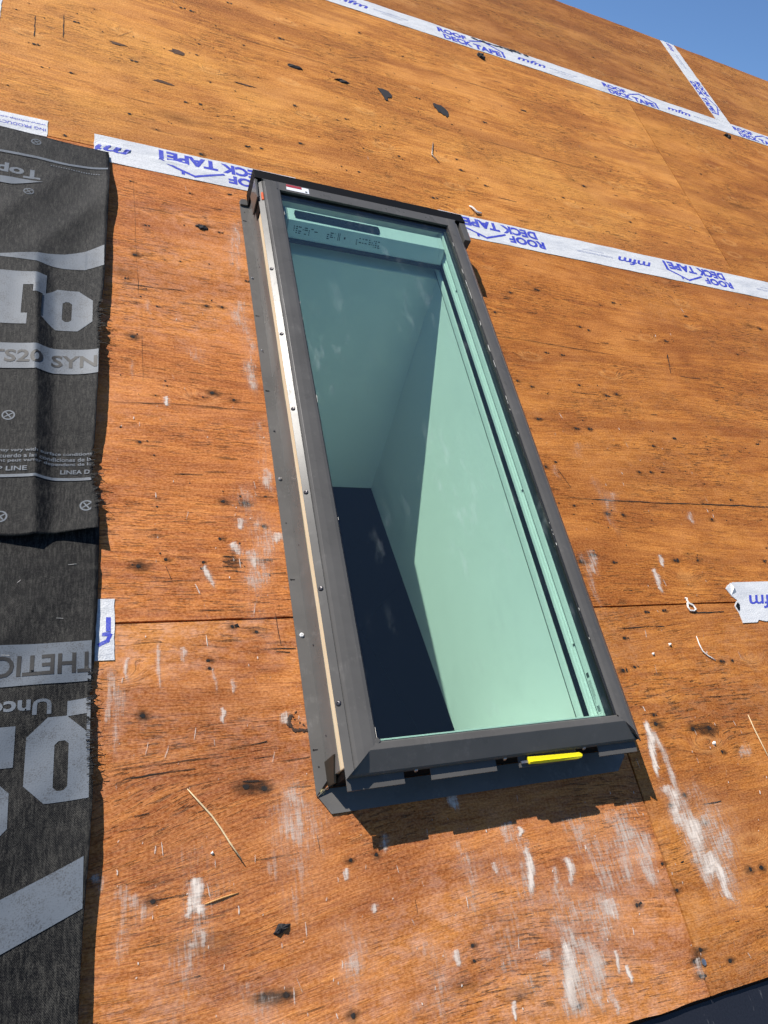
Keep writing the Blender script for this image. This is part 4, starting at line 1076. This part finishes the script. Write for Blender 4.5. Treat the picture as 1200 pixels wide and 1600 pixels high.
def unit_layout():
    """one repeat of the tape print in tape coordinates: x along the tape (0 to 0.80), y across (-0.05 to 0.05)"""
    L = []
    def word(body, *a, ink=M_BLUE, name='printed_word', **k):
        m = MB(); add_text(m, body, *a, **k); L.append((name, m, ink))
    word('ROOF', 0.04, (0.0, 0.001), width=0.130, height=0.033, bold=0.050)
    word('DECK', 0.04, (0.018, -0.042), width=0.128, height=0.037, bold=0.050)
    word('TAPE', 0.04, (0.154, -0.042), width=0.126, height=0.037, bold=0.050)
    m = MB(); stroke(m, [(0.142, 0.004), (0.214, 0.037), (0.296, 0.000)], 0.0072)
    m.poly([(0.287, -0.042), (0.2980, -0.042), (0.2980, 0.004), (0.287, 0.004)], 0)
    m.poly([(0.238, 0.024), (0.246, 0.021), (0.246, 0.038), (0.238, 0.038)], 0)
    L.append(('printed_roofline', m, M_BLUE))
    word('mfm', 0.05, (0.362, -0.014), width=0.145, height=0.033, bold=0.022, shear=0.35)
    word('BUILDING PRODUCTS CORP.', 0.01, (0.530, 0.000), width=0.145, height=0.0072, bold=0.008, ink=M_BLUEL, name='fine_print')
    word('www.mfmbp.com', 0.01, (0.560, -0.014), width=0.085, height=0.0068, bold=0.006, ink=M_BLUEL, name='fine_print')
    return L
UNIT = unit_layout()

def print_tape(tape, X, starts, flip, axis, c, lo, hi):
    """starts: coordinate along the tape where each repeat begins; axis 'u' or 'v'; c: centre line; lo..hi: tape ends"""
    for s in starts:
        for nm, mb, mat in UNIT:
            o = MB()
            for x, y, _ in mb.v:
                a, w_ = (s - x, -y) if flip else (s + x, y)
                o.v.append((a, c + w_, 0) if axis == 'u' else (c + w_, -a, 0))     # 'v' runs down the slope
            o.f = list(mb.f)
            k = 0 if axis == 'u' else 1
            if max(p[k] for p in o.v) < lo or min(p[k] for p in o.v) > hi: continue
            me = bpy.data.meshes.new('t'); me.from_pydata(o.v, [], o.f); bm = bmesh.new(); bm.from_mesh(me); bpy.data.meshes.remove(me)
            ax = (1, 0, 0) if axis == 'u' else (0, 1, 0)
            for val, sg in ((lo, -1), (hi, 1)):
                g = bm.verts[:] + bm.edges[:] + bm.faces[:]
                bmesh.ops.bisect_plane(bm, geom=g, plane_co=tuple(val * q for q in ax), plane_no=tuple(sg * q for q in ax), clear_outer=True)
            bm.verts.index_update()
            q = MB(); q.v = [tuple(v.co) for v in bm.verts]; q.f = [tuple(v.index for v in f.verts) for f in bm.faces]; bm.free()
            if not q.f: continue
            mk(nm, drape(q, X, 0.0004, 0.012), mat, tape, recalc=False, kind='stuff' if nm == 'fine_print' else None)

CM = 1.2170
def crease(u, v):   # wrinkle running along the left strip
    return 0.0030 * math.exp(-((v - (1.226 - 0.06 * (u - .05))) / 0.0035) ** 2) * sstep(0.0, 0.03, u) * (1 - sstep(0.16, 0.24, u))
t1, X1 = build_tape('white printed seam tape between the black underlayment and the skylight top', 0.0005, 0.50, CM - .0495, CM + .0495, extra=crease)
print_tape(t1, X1, [0.446], True, 'u', CM, 0.002, 0.49)
t2, X2 = build_tape('white printed seam tape running from the skylight top to the right picture edge', 0.931, 4.2, CM - .0505, CM + .0505)
print_tape(t2, X2, [1.287, 2.087, 2.887, 3.687, 4.48], True, 'u', CM, 0.933, 4.19)
CT = 2.433
t3, X3 = build_tape('long white printed seam tape across the upper roof near the ridge', -1.6, 5.2, CT - .0505, CT + .0505)
print_tape(t3, X3, [0.42, 1.222, 2.034, 2.826, 3.63, 4.43], False, 'u', CT, -1.59, 5.19)
fl_ = MB(); rr = random.Random(14)
for k in range(9):
    blob(fl_, 1.40 + k * .030 + rr.uniform(-.006, .006), CT + .036 + rr.uniform(-.004, .004) + .0012 * k, rr.uniform(.016, .032), rr.uniform(.003, .007), rr.uniform(.002, .0045), rr.uniform(-.25, .25), 40 + k, 9, 0.0016)
mk('torn_flap', fl_, simple('dirty_tape_backing', (0.10, 0.10, 0.11), 0.7, 0, 0.8, 120, 0.4), t3, kind='stuff')
t4, X4 = build_tape('short white seam tape running up the slope to the ridge', 2.732, 2.826, 2.486, 3.200)
print_tape(t4, X4, [-2.835, -3.62], False, 'v', 2.779, 2.49, 3.19)
t5, X5 = build_tape('short white tape end showing above the top edge of the black underlayment', -0.75, -0.1015, 1.215, 1.2765)
q = MB(); add_text(q, 'ING PRODUCTS CORP', 0.012, (-0.104, 1.243), ang=math.pi, width=0.150, height=0.0105, bold=0.010)
add_text(q, 'www.mfmbp.com', 0.012, (-0.104, 1.261), ang=math.pi, width=0.105, height=0.0085, bold=0.006)
mk('fine_print', drape(q, X5, 0.0004, 0.012), M_BLUE, t5, recalc=False)
t6, X6 = build_tape('small white tape end with blue mark beside the lower underlayment edge', -0.06, 0.049, -0.061, 0.041)
q = MB(); q.poly([(0.0365, 0.010), (0.0365, -0.014), (0.0435, -0.014), (0.0435, 0.010)], 0); q.poly([(0.031, -0.016), (0.0435, -0.0145), (0.0425, -0.022), (0.031, -0.0215)], 0)
stroke(q, [(0.0425, -0.020), (0.039, -0.029), (0.028, -0.035)], 0.0055)
mk('printed_lettering', drape(q, X6, 0.0004, 0.012), M_BLUE, t6, recalc=False)
# torn scrap at the right edge
sm = MB(); outline = [(1.381, 0.035), (1.392, 0.043), (1.412, 0.050), (1.60, 0.051), (1.74, 0.049), (1.745, -0.03), (1.735, -0.051), (1.60, -0.049), (1.46, -0.0505), (1.440, -0.046), (1.432, -0.052), (1.386, -0.052), (1.388, -0.030), (1.384, -0.010), (1.393, -0.001), (1.401, 0.004), (1.390, 0.014)]
sm.prism(outline, 0.0004, 0.0020)
t7 = mk('seam_tape', sm, M_TAPE, base=(1.56, 0, 0), recalc=True)
tag(t7, 'torn white tape scrap stuck on the plywood joint at the right edge', 'tape', 'strips of printed seam tape')
mk('curled_corner', MB().loft([(1.381, 0.034, 0.002), (1.404, 0.049, 0.002), (1.402, 0.047, 0.0034)], [(1.389, 0.017, 0.0021), (1.409, 0.024, 0.0021), (1.402, 0.034, 0.0095)]), M_TAPE, t7)
q = MB(); add_text(q, 'mfm', 0.05, (1.565, 0.016), ang=math.pi, width=0.128, height=0.034, bold=0.012, shear=0.35)
mk('printed_lettering', drape(q, lambda u, v: 0.0020, 0.0004, 0), M_BLUE, t7, recalc=False)
mk('torn_nick', MB().prism([(1.387, -0.010), (1.397, -0.002), (1.400, -0.008), (1.394, -0.019), (1.389, -0.022)], 0.0021, 0.0036), M_MEMB, t7)
t8, X8 = build_tape('sliver of white tape at the upper left picture corner', -0.328, -0.231, 1.655, 2.380)

# ------------------------------------------------------------------ black synthetic underlayment, two courses
EDGE_UP = [(0.10, .0225), (0.162, .0225), (0.222, .0235), (0.262, .016), (0.30, .0125), (0.36, .0155), (0.444, .0175), (0.606, .0215), (0.66, .0205), (0.74, .0265), (0.829, .0285), (0.95, .032), (1.115, .0350), (1.17, .0345), (1.21, .0315)]
EDGE_LO = [(-0.9, -.004), (-0.70, .003), (-0.509, .0095), (-0.411, .0125), (-0.324, .0185), (-0.25, .0215), (-0.218, .0215), (-0.15, .0175), (-0.128, .0185), (-0.061, .0205), (0.033, .0240), (0.124, .0250), (0.25, .025)]
FRAY_UP = [(0.20, 0.33), (0.555, 0.685)]
FRAY_LO = [(-0.24, -0.075)]
def fray_amt(v, zones):
    return max([0.0] + [min(1.0, (v - a) / .02, (b - v) / .02) for a, b in zones if a < v < b])
def H_up(u, v):
    e = lerp_table(EDGE_UP, v); d = max(0.0, e - u)
    h = 0.0062 + 0.0013 * fb(u * 6, v * 5, 1.2) + 0.0008 * fb(u * 21, v * 16, 4.2)
    lift = (0.011 + 0.008 * sstep(-.3, .4, fb(v * 5.5, 0.4, 8.1))) * (1 - 0.75 * sstep(1.08, 1.16, v))
    h += lift * math.exp(-d / 0.036)
    uc = -0.100 + (0.80 - v) * 0.045
    low = 1 - sstep(0.70, 0.86, v)
    if u < uc: h += 0.0135 * low * math.exp(-(uc - u) / 0.060)
    else: h += 0.0135 * low * (1 - sstep(-0.028, 0.034, u - uc)) * 1.9 if u - uc < .034 else 0.0
    up = sstep(0.72, 0.86, v) * (1 - sstep(1.05, 1.14, v))
    s = (u * 0.80 - (v - 0.9) * 0.52)
    h += up * (0.0036 * math.exp(-((s + 0.045) / 0.022) ** 2) + 0.0032 * math.exp(-((s + 0.145) / 0.024) ** 2) - 0.002 * math.exp(-((s - 0.01) / 0.02) ** 2))
    h += 0.010 * math.exp(-(v - 0.148) / 0.03) * sstep(-0.09, 0.015, u)
    if v > 1.10: h = max(h, 0.0048)
    return h
def H_lo(u, v):
    e = lerp_table(EDGE_LO, v); d = max(0.0, e - u)
    h = 0.0035 + 0.0016 * fb(u * 6, v * 5, 7.2) + 0.0008 * fb(u * 22, v * 18, 3.2)
    s = u * 0.75 - v * 0.66
    h += 0.0018 * math.sin(s * 62.0) * (0.5 + 0.5 * fb(u * 5, v * 5, 2.1)) * (1 - sstep(0.02, .10, v))
    lift = 0.004 + 0.013 * sstep(-0.02, -0.30, v) + 0.003 * fb(v * 9, 3.1, 2.0)
    h += lift * math.exp(-d / 0.032)
    if v > 0.10: h = min(h, 0.0045)
    return max(h, 0.002)

def underlay(name, label, E, Hf, zones, v0, v1, top_slant):
    m = MB(); step = 0.005
    us = [-1.9 + 0.02 * i for i in range(81)] + [-0.28 + step * i for i in range(int(0.28 / step) + 1)]
    us = [u for u in us if u <= -0.004] + [0.0, 0.25, 0.5, 0.75, 1.0]     # last ones are fractions between 0 and the edge
    nv = int((v1 - v0) / step)
    W = len(us); rg = random.Random(31)
    for j in range(nv + 1):
        v = v0 + (v1 - v0) * j / nv
        e = lerp_table(E, v); fa = fray_amt(v, zones)
        e2 = e + 0.0009 * fb(v * 60, 1.0, 3.0) + fa * rg.uniform(-.0055, .002)
        for i, u in enumerate(us):
            if i >= W - 5: x = -0.004 + (e2 + 0.004) * us[i] if i > W - 6 and us[i] > 0 else -0.0020
            else: x = u
            vv = v
            if top_slant and j > nv - 12: vv += (j - nv + 12) / 12 * (-(x) * 0.075 + 0.002 * fb(x * 12, 2, 2))
            if j < 10: vv += (10 - j) / 10 * (0.0035 * fb(x * 16, 4, 2) + (0.010 * sstep(-.08, .02, x) if top_slant else 0))
            m.v.append((x, vv, Hf(x, v)))
    for j in range(nv):
        for i in range(W - 1): m.f.append((j*W+i, j*W+i+1, (j+1)*W+i+1, (j+1)*W+i))
    o = mk(name, m, M_MEMB, base=(-0.5, (v0 + v1) / 2, 0), recalc=False, smooth=True)
    tag(o, label, 'underlayment', 'courses of black synthetic underlayment')
    sd = o.modifiers.new('thickness', 'SOLIDIFY'); sd.thickness = 0.0009; sd.offset = -1
    # loose threads along the torn stretches
    th = MB(); rg = random.Random(77 if top_slant else 78)
    for (a, b) in zones:
        for k in range(int((b - a) * 260)):
            v = rg.uniform(a, b); e = lerp_table(E, v); L = rg.choice((.003, .005, .007, .012)) * rg.uniform(.6, 1.3)
            z = Hf(e, v); an = rg.gauss(-0.1, .5); w_ = rg.uniform(.0003, .0008)
            p0 = (e - .008, v, z + .0006); p1 = (e - .001 + L * .5 * math.cos(an), v + L * .5 * math.sin(an), z + rg.uniform(.000, .004)); p2 = (e - .001 + L * math.cos(an), v + L * math.sin(an) + rg.uniform(-.003, .003), z + rg.uniform(-.004, .006))
            bq = len(th.v)
            for p in (p0, p1, p2): th.v += [(p[0], p[1] - w_, p[2]), (p[0], p[1] + w_, p[2])]
            th.f += [(bq, bq+2, bq+3, bq+1), (bq+2, bq+4, bq+5, bq+3)]
    mk('frayed_threads', th, M_MEMB, o, recalc=False, kind='stuff')
    return o

UPS = underlay('underlayment_sheet', 'upper black printed underlayment sheet with frayed right edge', EDGE_UP, H_up, FRAY_UP, 0.148, 1.196, True)
LOS = underlay('underlayment_sheet', 'lower black printed underlayment sheet tucked under the upper one', EDGE_LO, H_lo, FRAY_LO, -0.86, 0.19, False)

OFF = 0.0007
def put(mb, sheet, Hf, mat, umax, name='printed_lettering', off=OFF, kind=None):
    if min(p[0] for p in mb.v) < -0.3: off += 0.0006
    q = drape(mb, Hf, off, 0.005, umax)
    if q.f: mk(name, q, mat, sheet, recalc=False, smooth=True, kind=kind)

def ring_mark(mb, u, v, r):
    N = 20
    for i in range(N):
        a, b = 2 * math.pi * i / N, 2 * math.pi * (i + 1) / N
        mb.poly([(u + r * math.cos(a), v + r * math.sin(a)), (u + r * math.cos(b), v + r * math.sin(b)), (u + .76 * r * math.cos(b), v + .76 * r * math.sin(b)), (u + .76 * r * math.cos(a), v + .76 * r * math.sin(a))], 0)
    for an in (.6, 2.2):
        stroke(mb, [(u - .6 * r * math.cos(an), v - .6 * r * math.sin(an)), (u + .6 * r * math.cos(an), v + .6 * r * math.sin(an))], r * .2)

# upper sheet print
g = MB()
for (u, v) in ((-0.121, 1.178), (-0.126, 0.995), (-0.123, 0.384), (0.004, 0.206), (-0.121, 0.182), (-0.26, 0.99), (-0.26, 0.385)):
    g = MB(); ring_mark(g, u, v, 0.0105)
    put(g, UPS, H_up, M_PRINT, 0.0115, 'nail_target_mark')
g = MB()
sw = [(-0.40, 1.104), (-0.19, 1.121), (-0.12, 1.122), (-0.05, 1.115), (0.0, 1.117), (0.034, 1.121)]
for (a, b) in zip(sw, sw[1:]):
    g.poly([(a[0], a[1] - .004), (b[0], b[1] - .004), (b[0], b[1] + .004), (a[0], a[1] + .004)], 0)
g.poly([(-0.21, 1.012), (-0.16, 1.012), (-0.10, 1.034), (-0.16, 1.036), (-0.21, 1.032)], 0)
for k in range(20): g.poly([(-0.088 + k * .0052, 1.100 - .0006 * k), (-0.0855 + k * .0052, 1.100 - .0006 * k), (-0.0855 + k * .0052, 1.103 - .0006 * k), (-0.088 + k * .0052, 1.103 - .0006 * k)], 0)
put(g, UPS, H_up, M_PRINT, 0.031, 'swoosh')
g = MB(); add_text(g, 'Tops', 0.06, (-0.106, 1.083), ang=math.pi, width=0.108, height=0.042, bold=0.035)
put(g, UPS, H_up, M_PRINT, 0.03)
g = MB()
wtop = [(-0.30, 0.778), (-0.165, 0.790), (-0.11, 0.803), (-0.05, 0.816), (-0.01, 0.832), (0.028, 0.856)]
wbot = [(-0.30, 0.778), (-0.165, 0.781), (-0.11, 0.779), (-0.05, 0.772), (-0.01, 0.774), (0.028, 0.792)]
for i in range(5): g.poly([wbot[i], wbot[i+1], wtop[i+1], wtop[i]], 0)
put(g, UPS, H_up, M_PRINT, 0.0255, 'swoosh')
# slab capital T and small o, drawn as outlines
g = MB()
Tq = [((-0.246, .704), (-0.079, .742)), ((-0.246, .686), (-0.222, .704)), ((-0.101, .686), (-0.079, .704)), ((-0.205, .628), (-0.119, .704)), ((-0.214, .600), (-0.108, .628))]
for (a, b), (c, d) in Tq: g.poly([(a, b), (c, b), (c, d), (a, d)], 0)
put(g, UPS, H_up, M_PRINT, 0.03, 'big_letter')
def octa(u0, u1, v0, v1, k):
    return [(u0 + k, v0), (u1 - k, v0), (u1, v0 + k), (u1, v1 - k), (u1 - k, v1), (u0 + k, v1), (u0, v1 - k), (u0, v0 + k)]
def ring_poly(mb, A, B):
    n_ = len(A)
    for i in range(n_):
        j = (i + 1) % n_; mb.poly([A[i], A[j], B[j], B[i]], 0)
g = MB(); ring_poly(g, octa(-0.085, 0.006, .600, .710, .026), octa(-0.0485, -0.0315, .624, .678, .0055))
put(g, UPS, H_up, M_PRINT, 0.03, 'big_letter')
g = MB(); g.poly([(-1.88, .487), (0.024, .490), (0.024, .551), (-1.88, .548)], 0)
put(g, UPS, H_up, M_PRINT, 0.0180, 'print_band')
g = MB(); add_text(g, 'TS20 SYN', 0.04, (-0.166, .5045), width=0.182, height=0.030, bold=0.022)
put(g, UPS, H_up, M_PRINTD, 0.0160, 'printed_lettering', OFF + .0012)
g = MB()
add_text(g, 'may vary with surface conditions', 0.01, (-0.135, .305), width=0.146, height=0.0088, bold=0.012)
add_text(g, 'de acuerdo a las condiciones de la', 0.01, (-0.150, .2945), width=0.160, height=0.0082, bold=0.012)
add_text(g, 'ement peut varier dependent de la', 0.01, (-0.150, .284), width=0.160, height=0.0082, bold=0.012)
add_text(g, 'LAP LINE', 0.014, (-0.150, .2685), width=0.062, height=0.0090, bold=0.022)
add_text(g, 'LINEA D', 0.014, (-0.038, .2690), width=0.046, height=0.0085, bold=0.022)
g.poly([(-1.88, .253), (0.02, .256), (0.02, .2615), (-1.88, .2585)], 0)
put(g, UPS, H_up, M_PRINT, 0.0105, 'fine_print', kind='stuff')

# lower sheet print, upside down
g = MB(); g.poly([(-1.88, -.096), (0.030, -.0925), (0.030, -.030), (-1.88, -.0345)], 0)
put(g, LOS, H_lo, M_PRINT, 0.0165, 'print_band')
g = MB(); add_text(g, 'THETIC', 0.04, (0.022, -.0475), ang=math.pi, width=0.134, height=0.032, bold=0.020)
put(g, LOS, H_lo, M_PRINTD, 0.0150, 'printed_lettering', OFF + .0012)
g = MB(); add_text(g, 'Unco', 0.03, (-0.0345, -.1135), ang=math.pi, width=0.082, height=0.0225, bold=0.028)
put(g, LOS, H_lo, M_PRINT, 0.02)
g = MB(); ring_poly(g, octa(-0.0645, 0.012, -.2575, -.141, .026), octa(-0.0285, -0.0105, -.243, -.176, .005))
g.poly([(0.012, -.258), (0.030, -.256), (0.030, -.118), (0.012, -.118)], 0); g.poly([(-0.014, -.142), (0.012, -.141), (0.012, -.118), (-0.014, -.120)], 0); g.poly([(-0.014, -.2575), (0.012, -.2575), (0.012, -.231), (-.0105, -.243)], -0.0)
put(g, LOS, H_lo, M_PRINT, 0.0165, 'big_letter')
g = MB()
g.poly([(-0.17, -.150), (-0.0785, -.150), (-0.0785, -.205), (-0.135, -.205), (-0.17, -.19)], 0); g.poly([(-0.17, -.228), (-0.095, -.224), (-0.081, -.238), (-0.080, -.282), (-0.10, -.302), (-0.17, -.306)], 0)
put(g, LOS, H_lo, M_PRINT, 0.02, 'big_letter')
g = MB(); g.poly([(-0.40, -.476), (0.024, -.325), (0.018, -.387), (-0.40, -.540)][::-1], 0)
put(g, LOS, H_lo, M_PRINT, 0.0118, 'swoosh')
# lint caught on the lower sheet
ln = MB()
for (u, v, a, L) in ((-0.034, 0.010, -.1, .010), (-0.105, -0.045, -.1, .012), (-0.02, 0.1, .1, .012), (-0.09, 0.07, .8, .006)):
    ln.tube([(u, v, H_lo(u, v) + .001), (u + L * math.cos(a), v + L * math.sin(a), H_lo(u, v) + .0012)], .00022, 5)
mk('lint', ln, M_CHALK, LOS, kind='stuff')

# ------------------------------------------------------------------ loose bits on the roof
def chip(label, u, v, a, b, h, ang, seed, mat=M_ASPH, cat='debris', name='asphalt_chip', group='black asphalt chips'):
    m = MB(); blob(m, u, v, a, b, h, ang, seed, 11, 0.0004)
    o = mk(name, m, mat, base=(u, v, 0)); tag(o, label, cat, group); return o
chip('elongated black asphalt chip above the skylight, left of the two dark patches', 0.570, 1.849, .026, .010, .005, -.05, 1)
chip('thin black asphalt sliver just left of the heart-shaped black patch', 0.727, 1.846, .025, .009, .004, -.02, 2)
chip('thick black asphalt lump just below the long upper tape', 1.384, 2.338, .020, .022, .009, .5, 5)
chip('blue-black asphalt lump on the plywood near the bottom, left of centre', 0.2625, -0.456, .0125, .0062, .006, .30, 8)
chip('small black lump beneath the joint of the two upper tapes', 2.727, 2.345, .026, .020, .009, .2, 9)
chip('black tar crumb lying left of the skylight near its top', 0.239, 0.991, .016, .0085, .005, -.35, 10)
def patch(label, pts, u, v, s):
    m = MB(); m.prism([(u + x * s, v + y * s * 1.5) for x, y in pts], 0.0003, 0.0022)
    o = mk('tar_patch', m, M_ASPH, base=(u, v, 0), bevel=0.0006); tag(o, label, 'debris', 'flat tar patches')
patch('heart-shaped flat black tar patch above the skylight', [(-.5, .45), (-.1, .5), (.35, .42), (.55, .1), (.42, -.12), (.1, -.2), (.08, -.45), (-.12, -.5), (-.22, -.15)], 0.878, 1.835, .046)
patch('bean-shaped flat black tar patch right of the heart-shaped one', [(-.5, .38), (-.42, .47), (-.1, .40), (.12, .44), (.42, .22), (.55, .02), (.50, -.26), (.40, -.34), (.30, -.5), (.16, -.32), (.02, -.36), (-.14, -.20), (-.3, -.22), (-.36, .04), (-.48, .12)], 1.086, 1.838, .050)

def strand(name, label, cat, pts, r, mat):
    m = MB(); rad = [r * (0.55 if i in (0, len(pts) - 1) else 1.0) for i in range(len(pts))]
    m.tube(pts, rad, 7)
    c = pts[len(pts) // 2]
    o = mk(name, m, mat, base=(c[0], c[1], 0), smooth=True); return tag(o, label, cat)
strand('straw', 'dry straw stalk lying on the plywood below left of the skylight', 'straw', [(0.147, -0.260, .004), (0.163, -0.280, .003), (0.179, -0.300, .0025), (0.190, -0.318, .004), (0.202, -0.341, .0065), (0.2155, -0.3635, .008)], .0013, M_STRAW)
strand('straw', 'pale straw stalk at the right picture edge', 'straw', [(1.279, -0.252, .002), (1.279, -0.28, .002), (1.281, -0.31, .0025), (1.286, -0.36, .002)], .0014, M_STRAW)
strand('string_scrap', 'short curved white strand right of the skylight', 'scrap', [(1.229, -0.077, .002), (1.227, -0.095, .0025), (1.228, -0.111, .003), (1.238, -0.122, .0025), (1.246, -0.127, .0025), (1.255, -0.133, .002)], .0014, M_CHALK)
strand('wire', 'thin bent wire lying above the skylight', 'wire', [(1.002, 1.622, .002), (0.990, 1.585, .004), (0.978, 1.546, .004), (0.998, 1.513, .002)], .0016, simple('grey_wire', (0.28, 0.25, 0.22), 0.45, 0.6))
strand('wood_splinter', 'pale raised wood splinter near the bottom, right of the white smear', 'splinter', [(0.163, -0.4095, .001), (0.172, -0.408, .002), (0.186, -0.4058, .002), (0.200, -0.404, .001), (0.209, -0.4035, .0006)], .0012, simple('fresh_splinter', (0.58, 0.30, 0.10), 0.6, 0, 0.2, 150))
strand('curled_scrap', 'crumpled white scrap beside the top right corner of the skylight', 'scrap', [(1.052, 1.320, .002), (1.057, 1.310, .005), (1.064, 1.304, .004), (1.066, 1.292, .006), (1.076, 1.292, .004), (1.087, 1.296, .003)], .0034, M_CHALK)
# ring-shaped scrap on the joint
m = MB(); pts = [(1.243, 0.0010, .003), (1.2395, -0.0080, .003), (1.2410, -0.0170, .003), (1.2520, -0.0185, .003), (1.2600, -0.0150, .003), (1.2565, -0.0050, .003), (1.247, 0.0000, .003), (1.244, 0.0080, .0035), (1.2475, 0.0120, .003), (1.2425, 0.0125, .003)]
m.tube(pts, .0022, 7)
tag(mk('plastic_ring', m, M_CHALK, base=(1.25, -.01, 0), smooth=True), 'small white ring-shaped plastic scrap on the horizontal plywood joint', 'scrap')
for (u, v, s, lab) in ((1.147, -0.091, .0042, 'round white crumb right of the skylight, above the curved strand'), (1.158, -0.298, .0044, 'round white crumb right of the bottom right skylight corner'), (1.092, -0.109, .0030, 'tiny white crumb closest to the right side of the skylight'), (0.177, -0.3485, .0026, 'white crumb beside the lower end of the straw')):
    m = MB(); blob(m, u, v, s, s * .9, s * 1.1, 0, int(u * 1000), 9, 0.0004)
    tag(mk('white_crumb', m, M_CHALK, base=(u, v, 0), smooth=True), lab, 'debris', 'white crumbs')
m = MB(); m.lathe((0.9495, -0.629, 0.0008), (0.2, 0.1, 1), [(0, .0052), (.0012, .0050), (.0016, .002)], 12)
tag(mk('nail_head', m, M_STEEL, base=(0.9495, -.629, 0)), 'shiny nail head beside the plywood joint near the bottom right', 'nail')
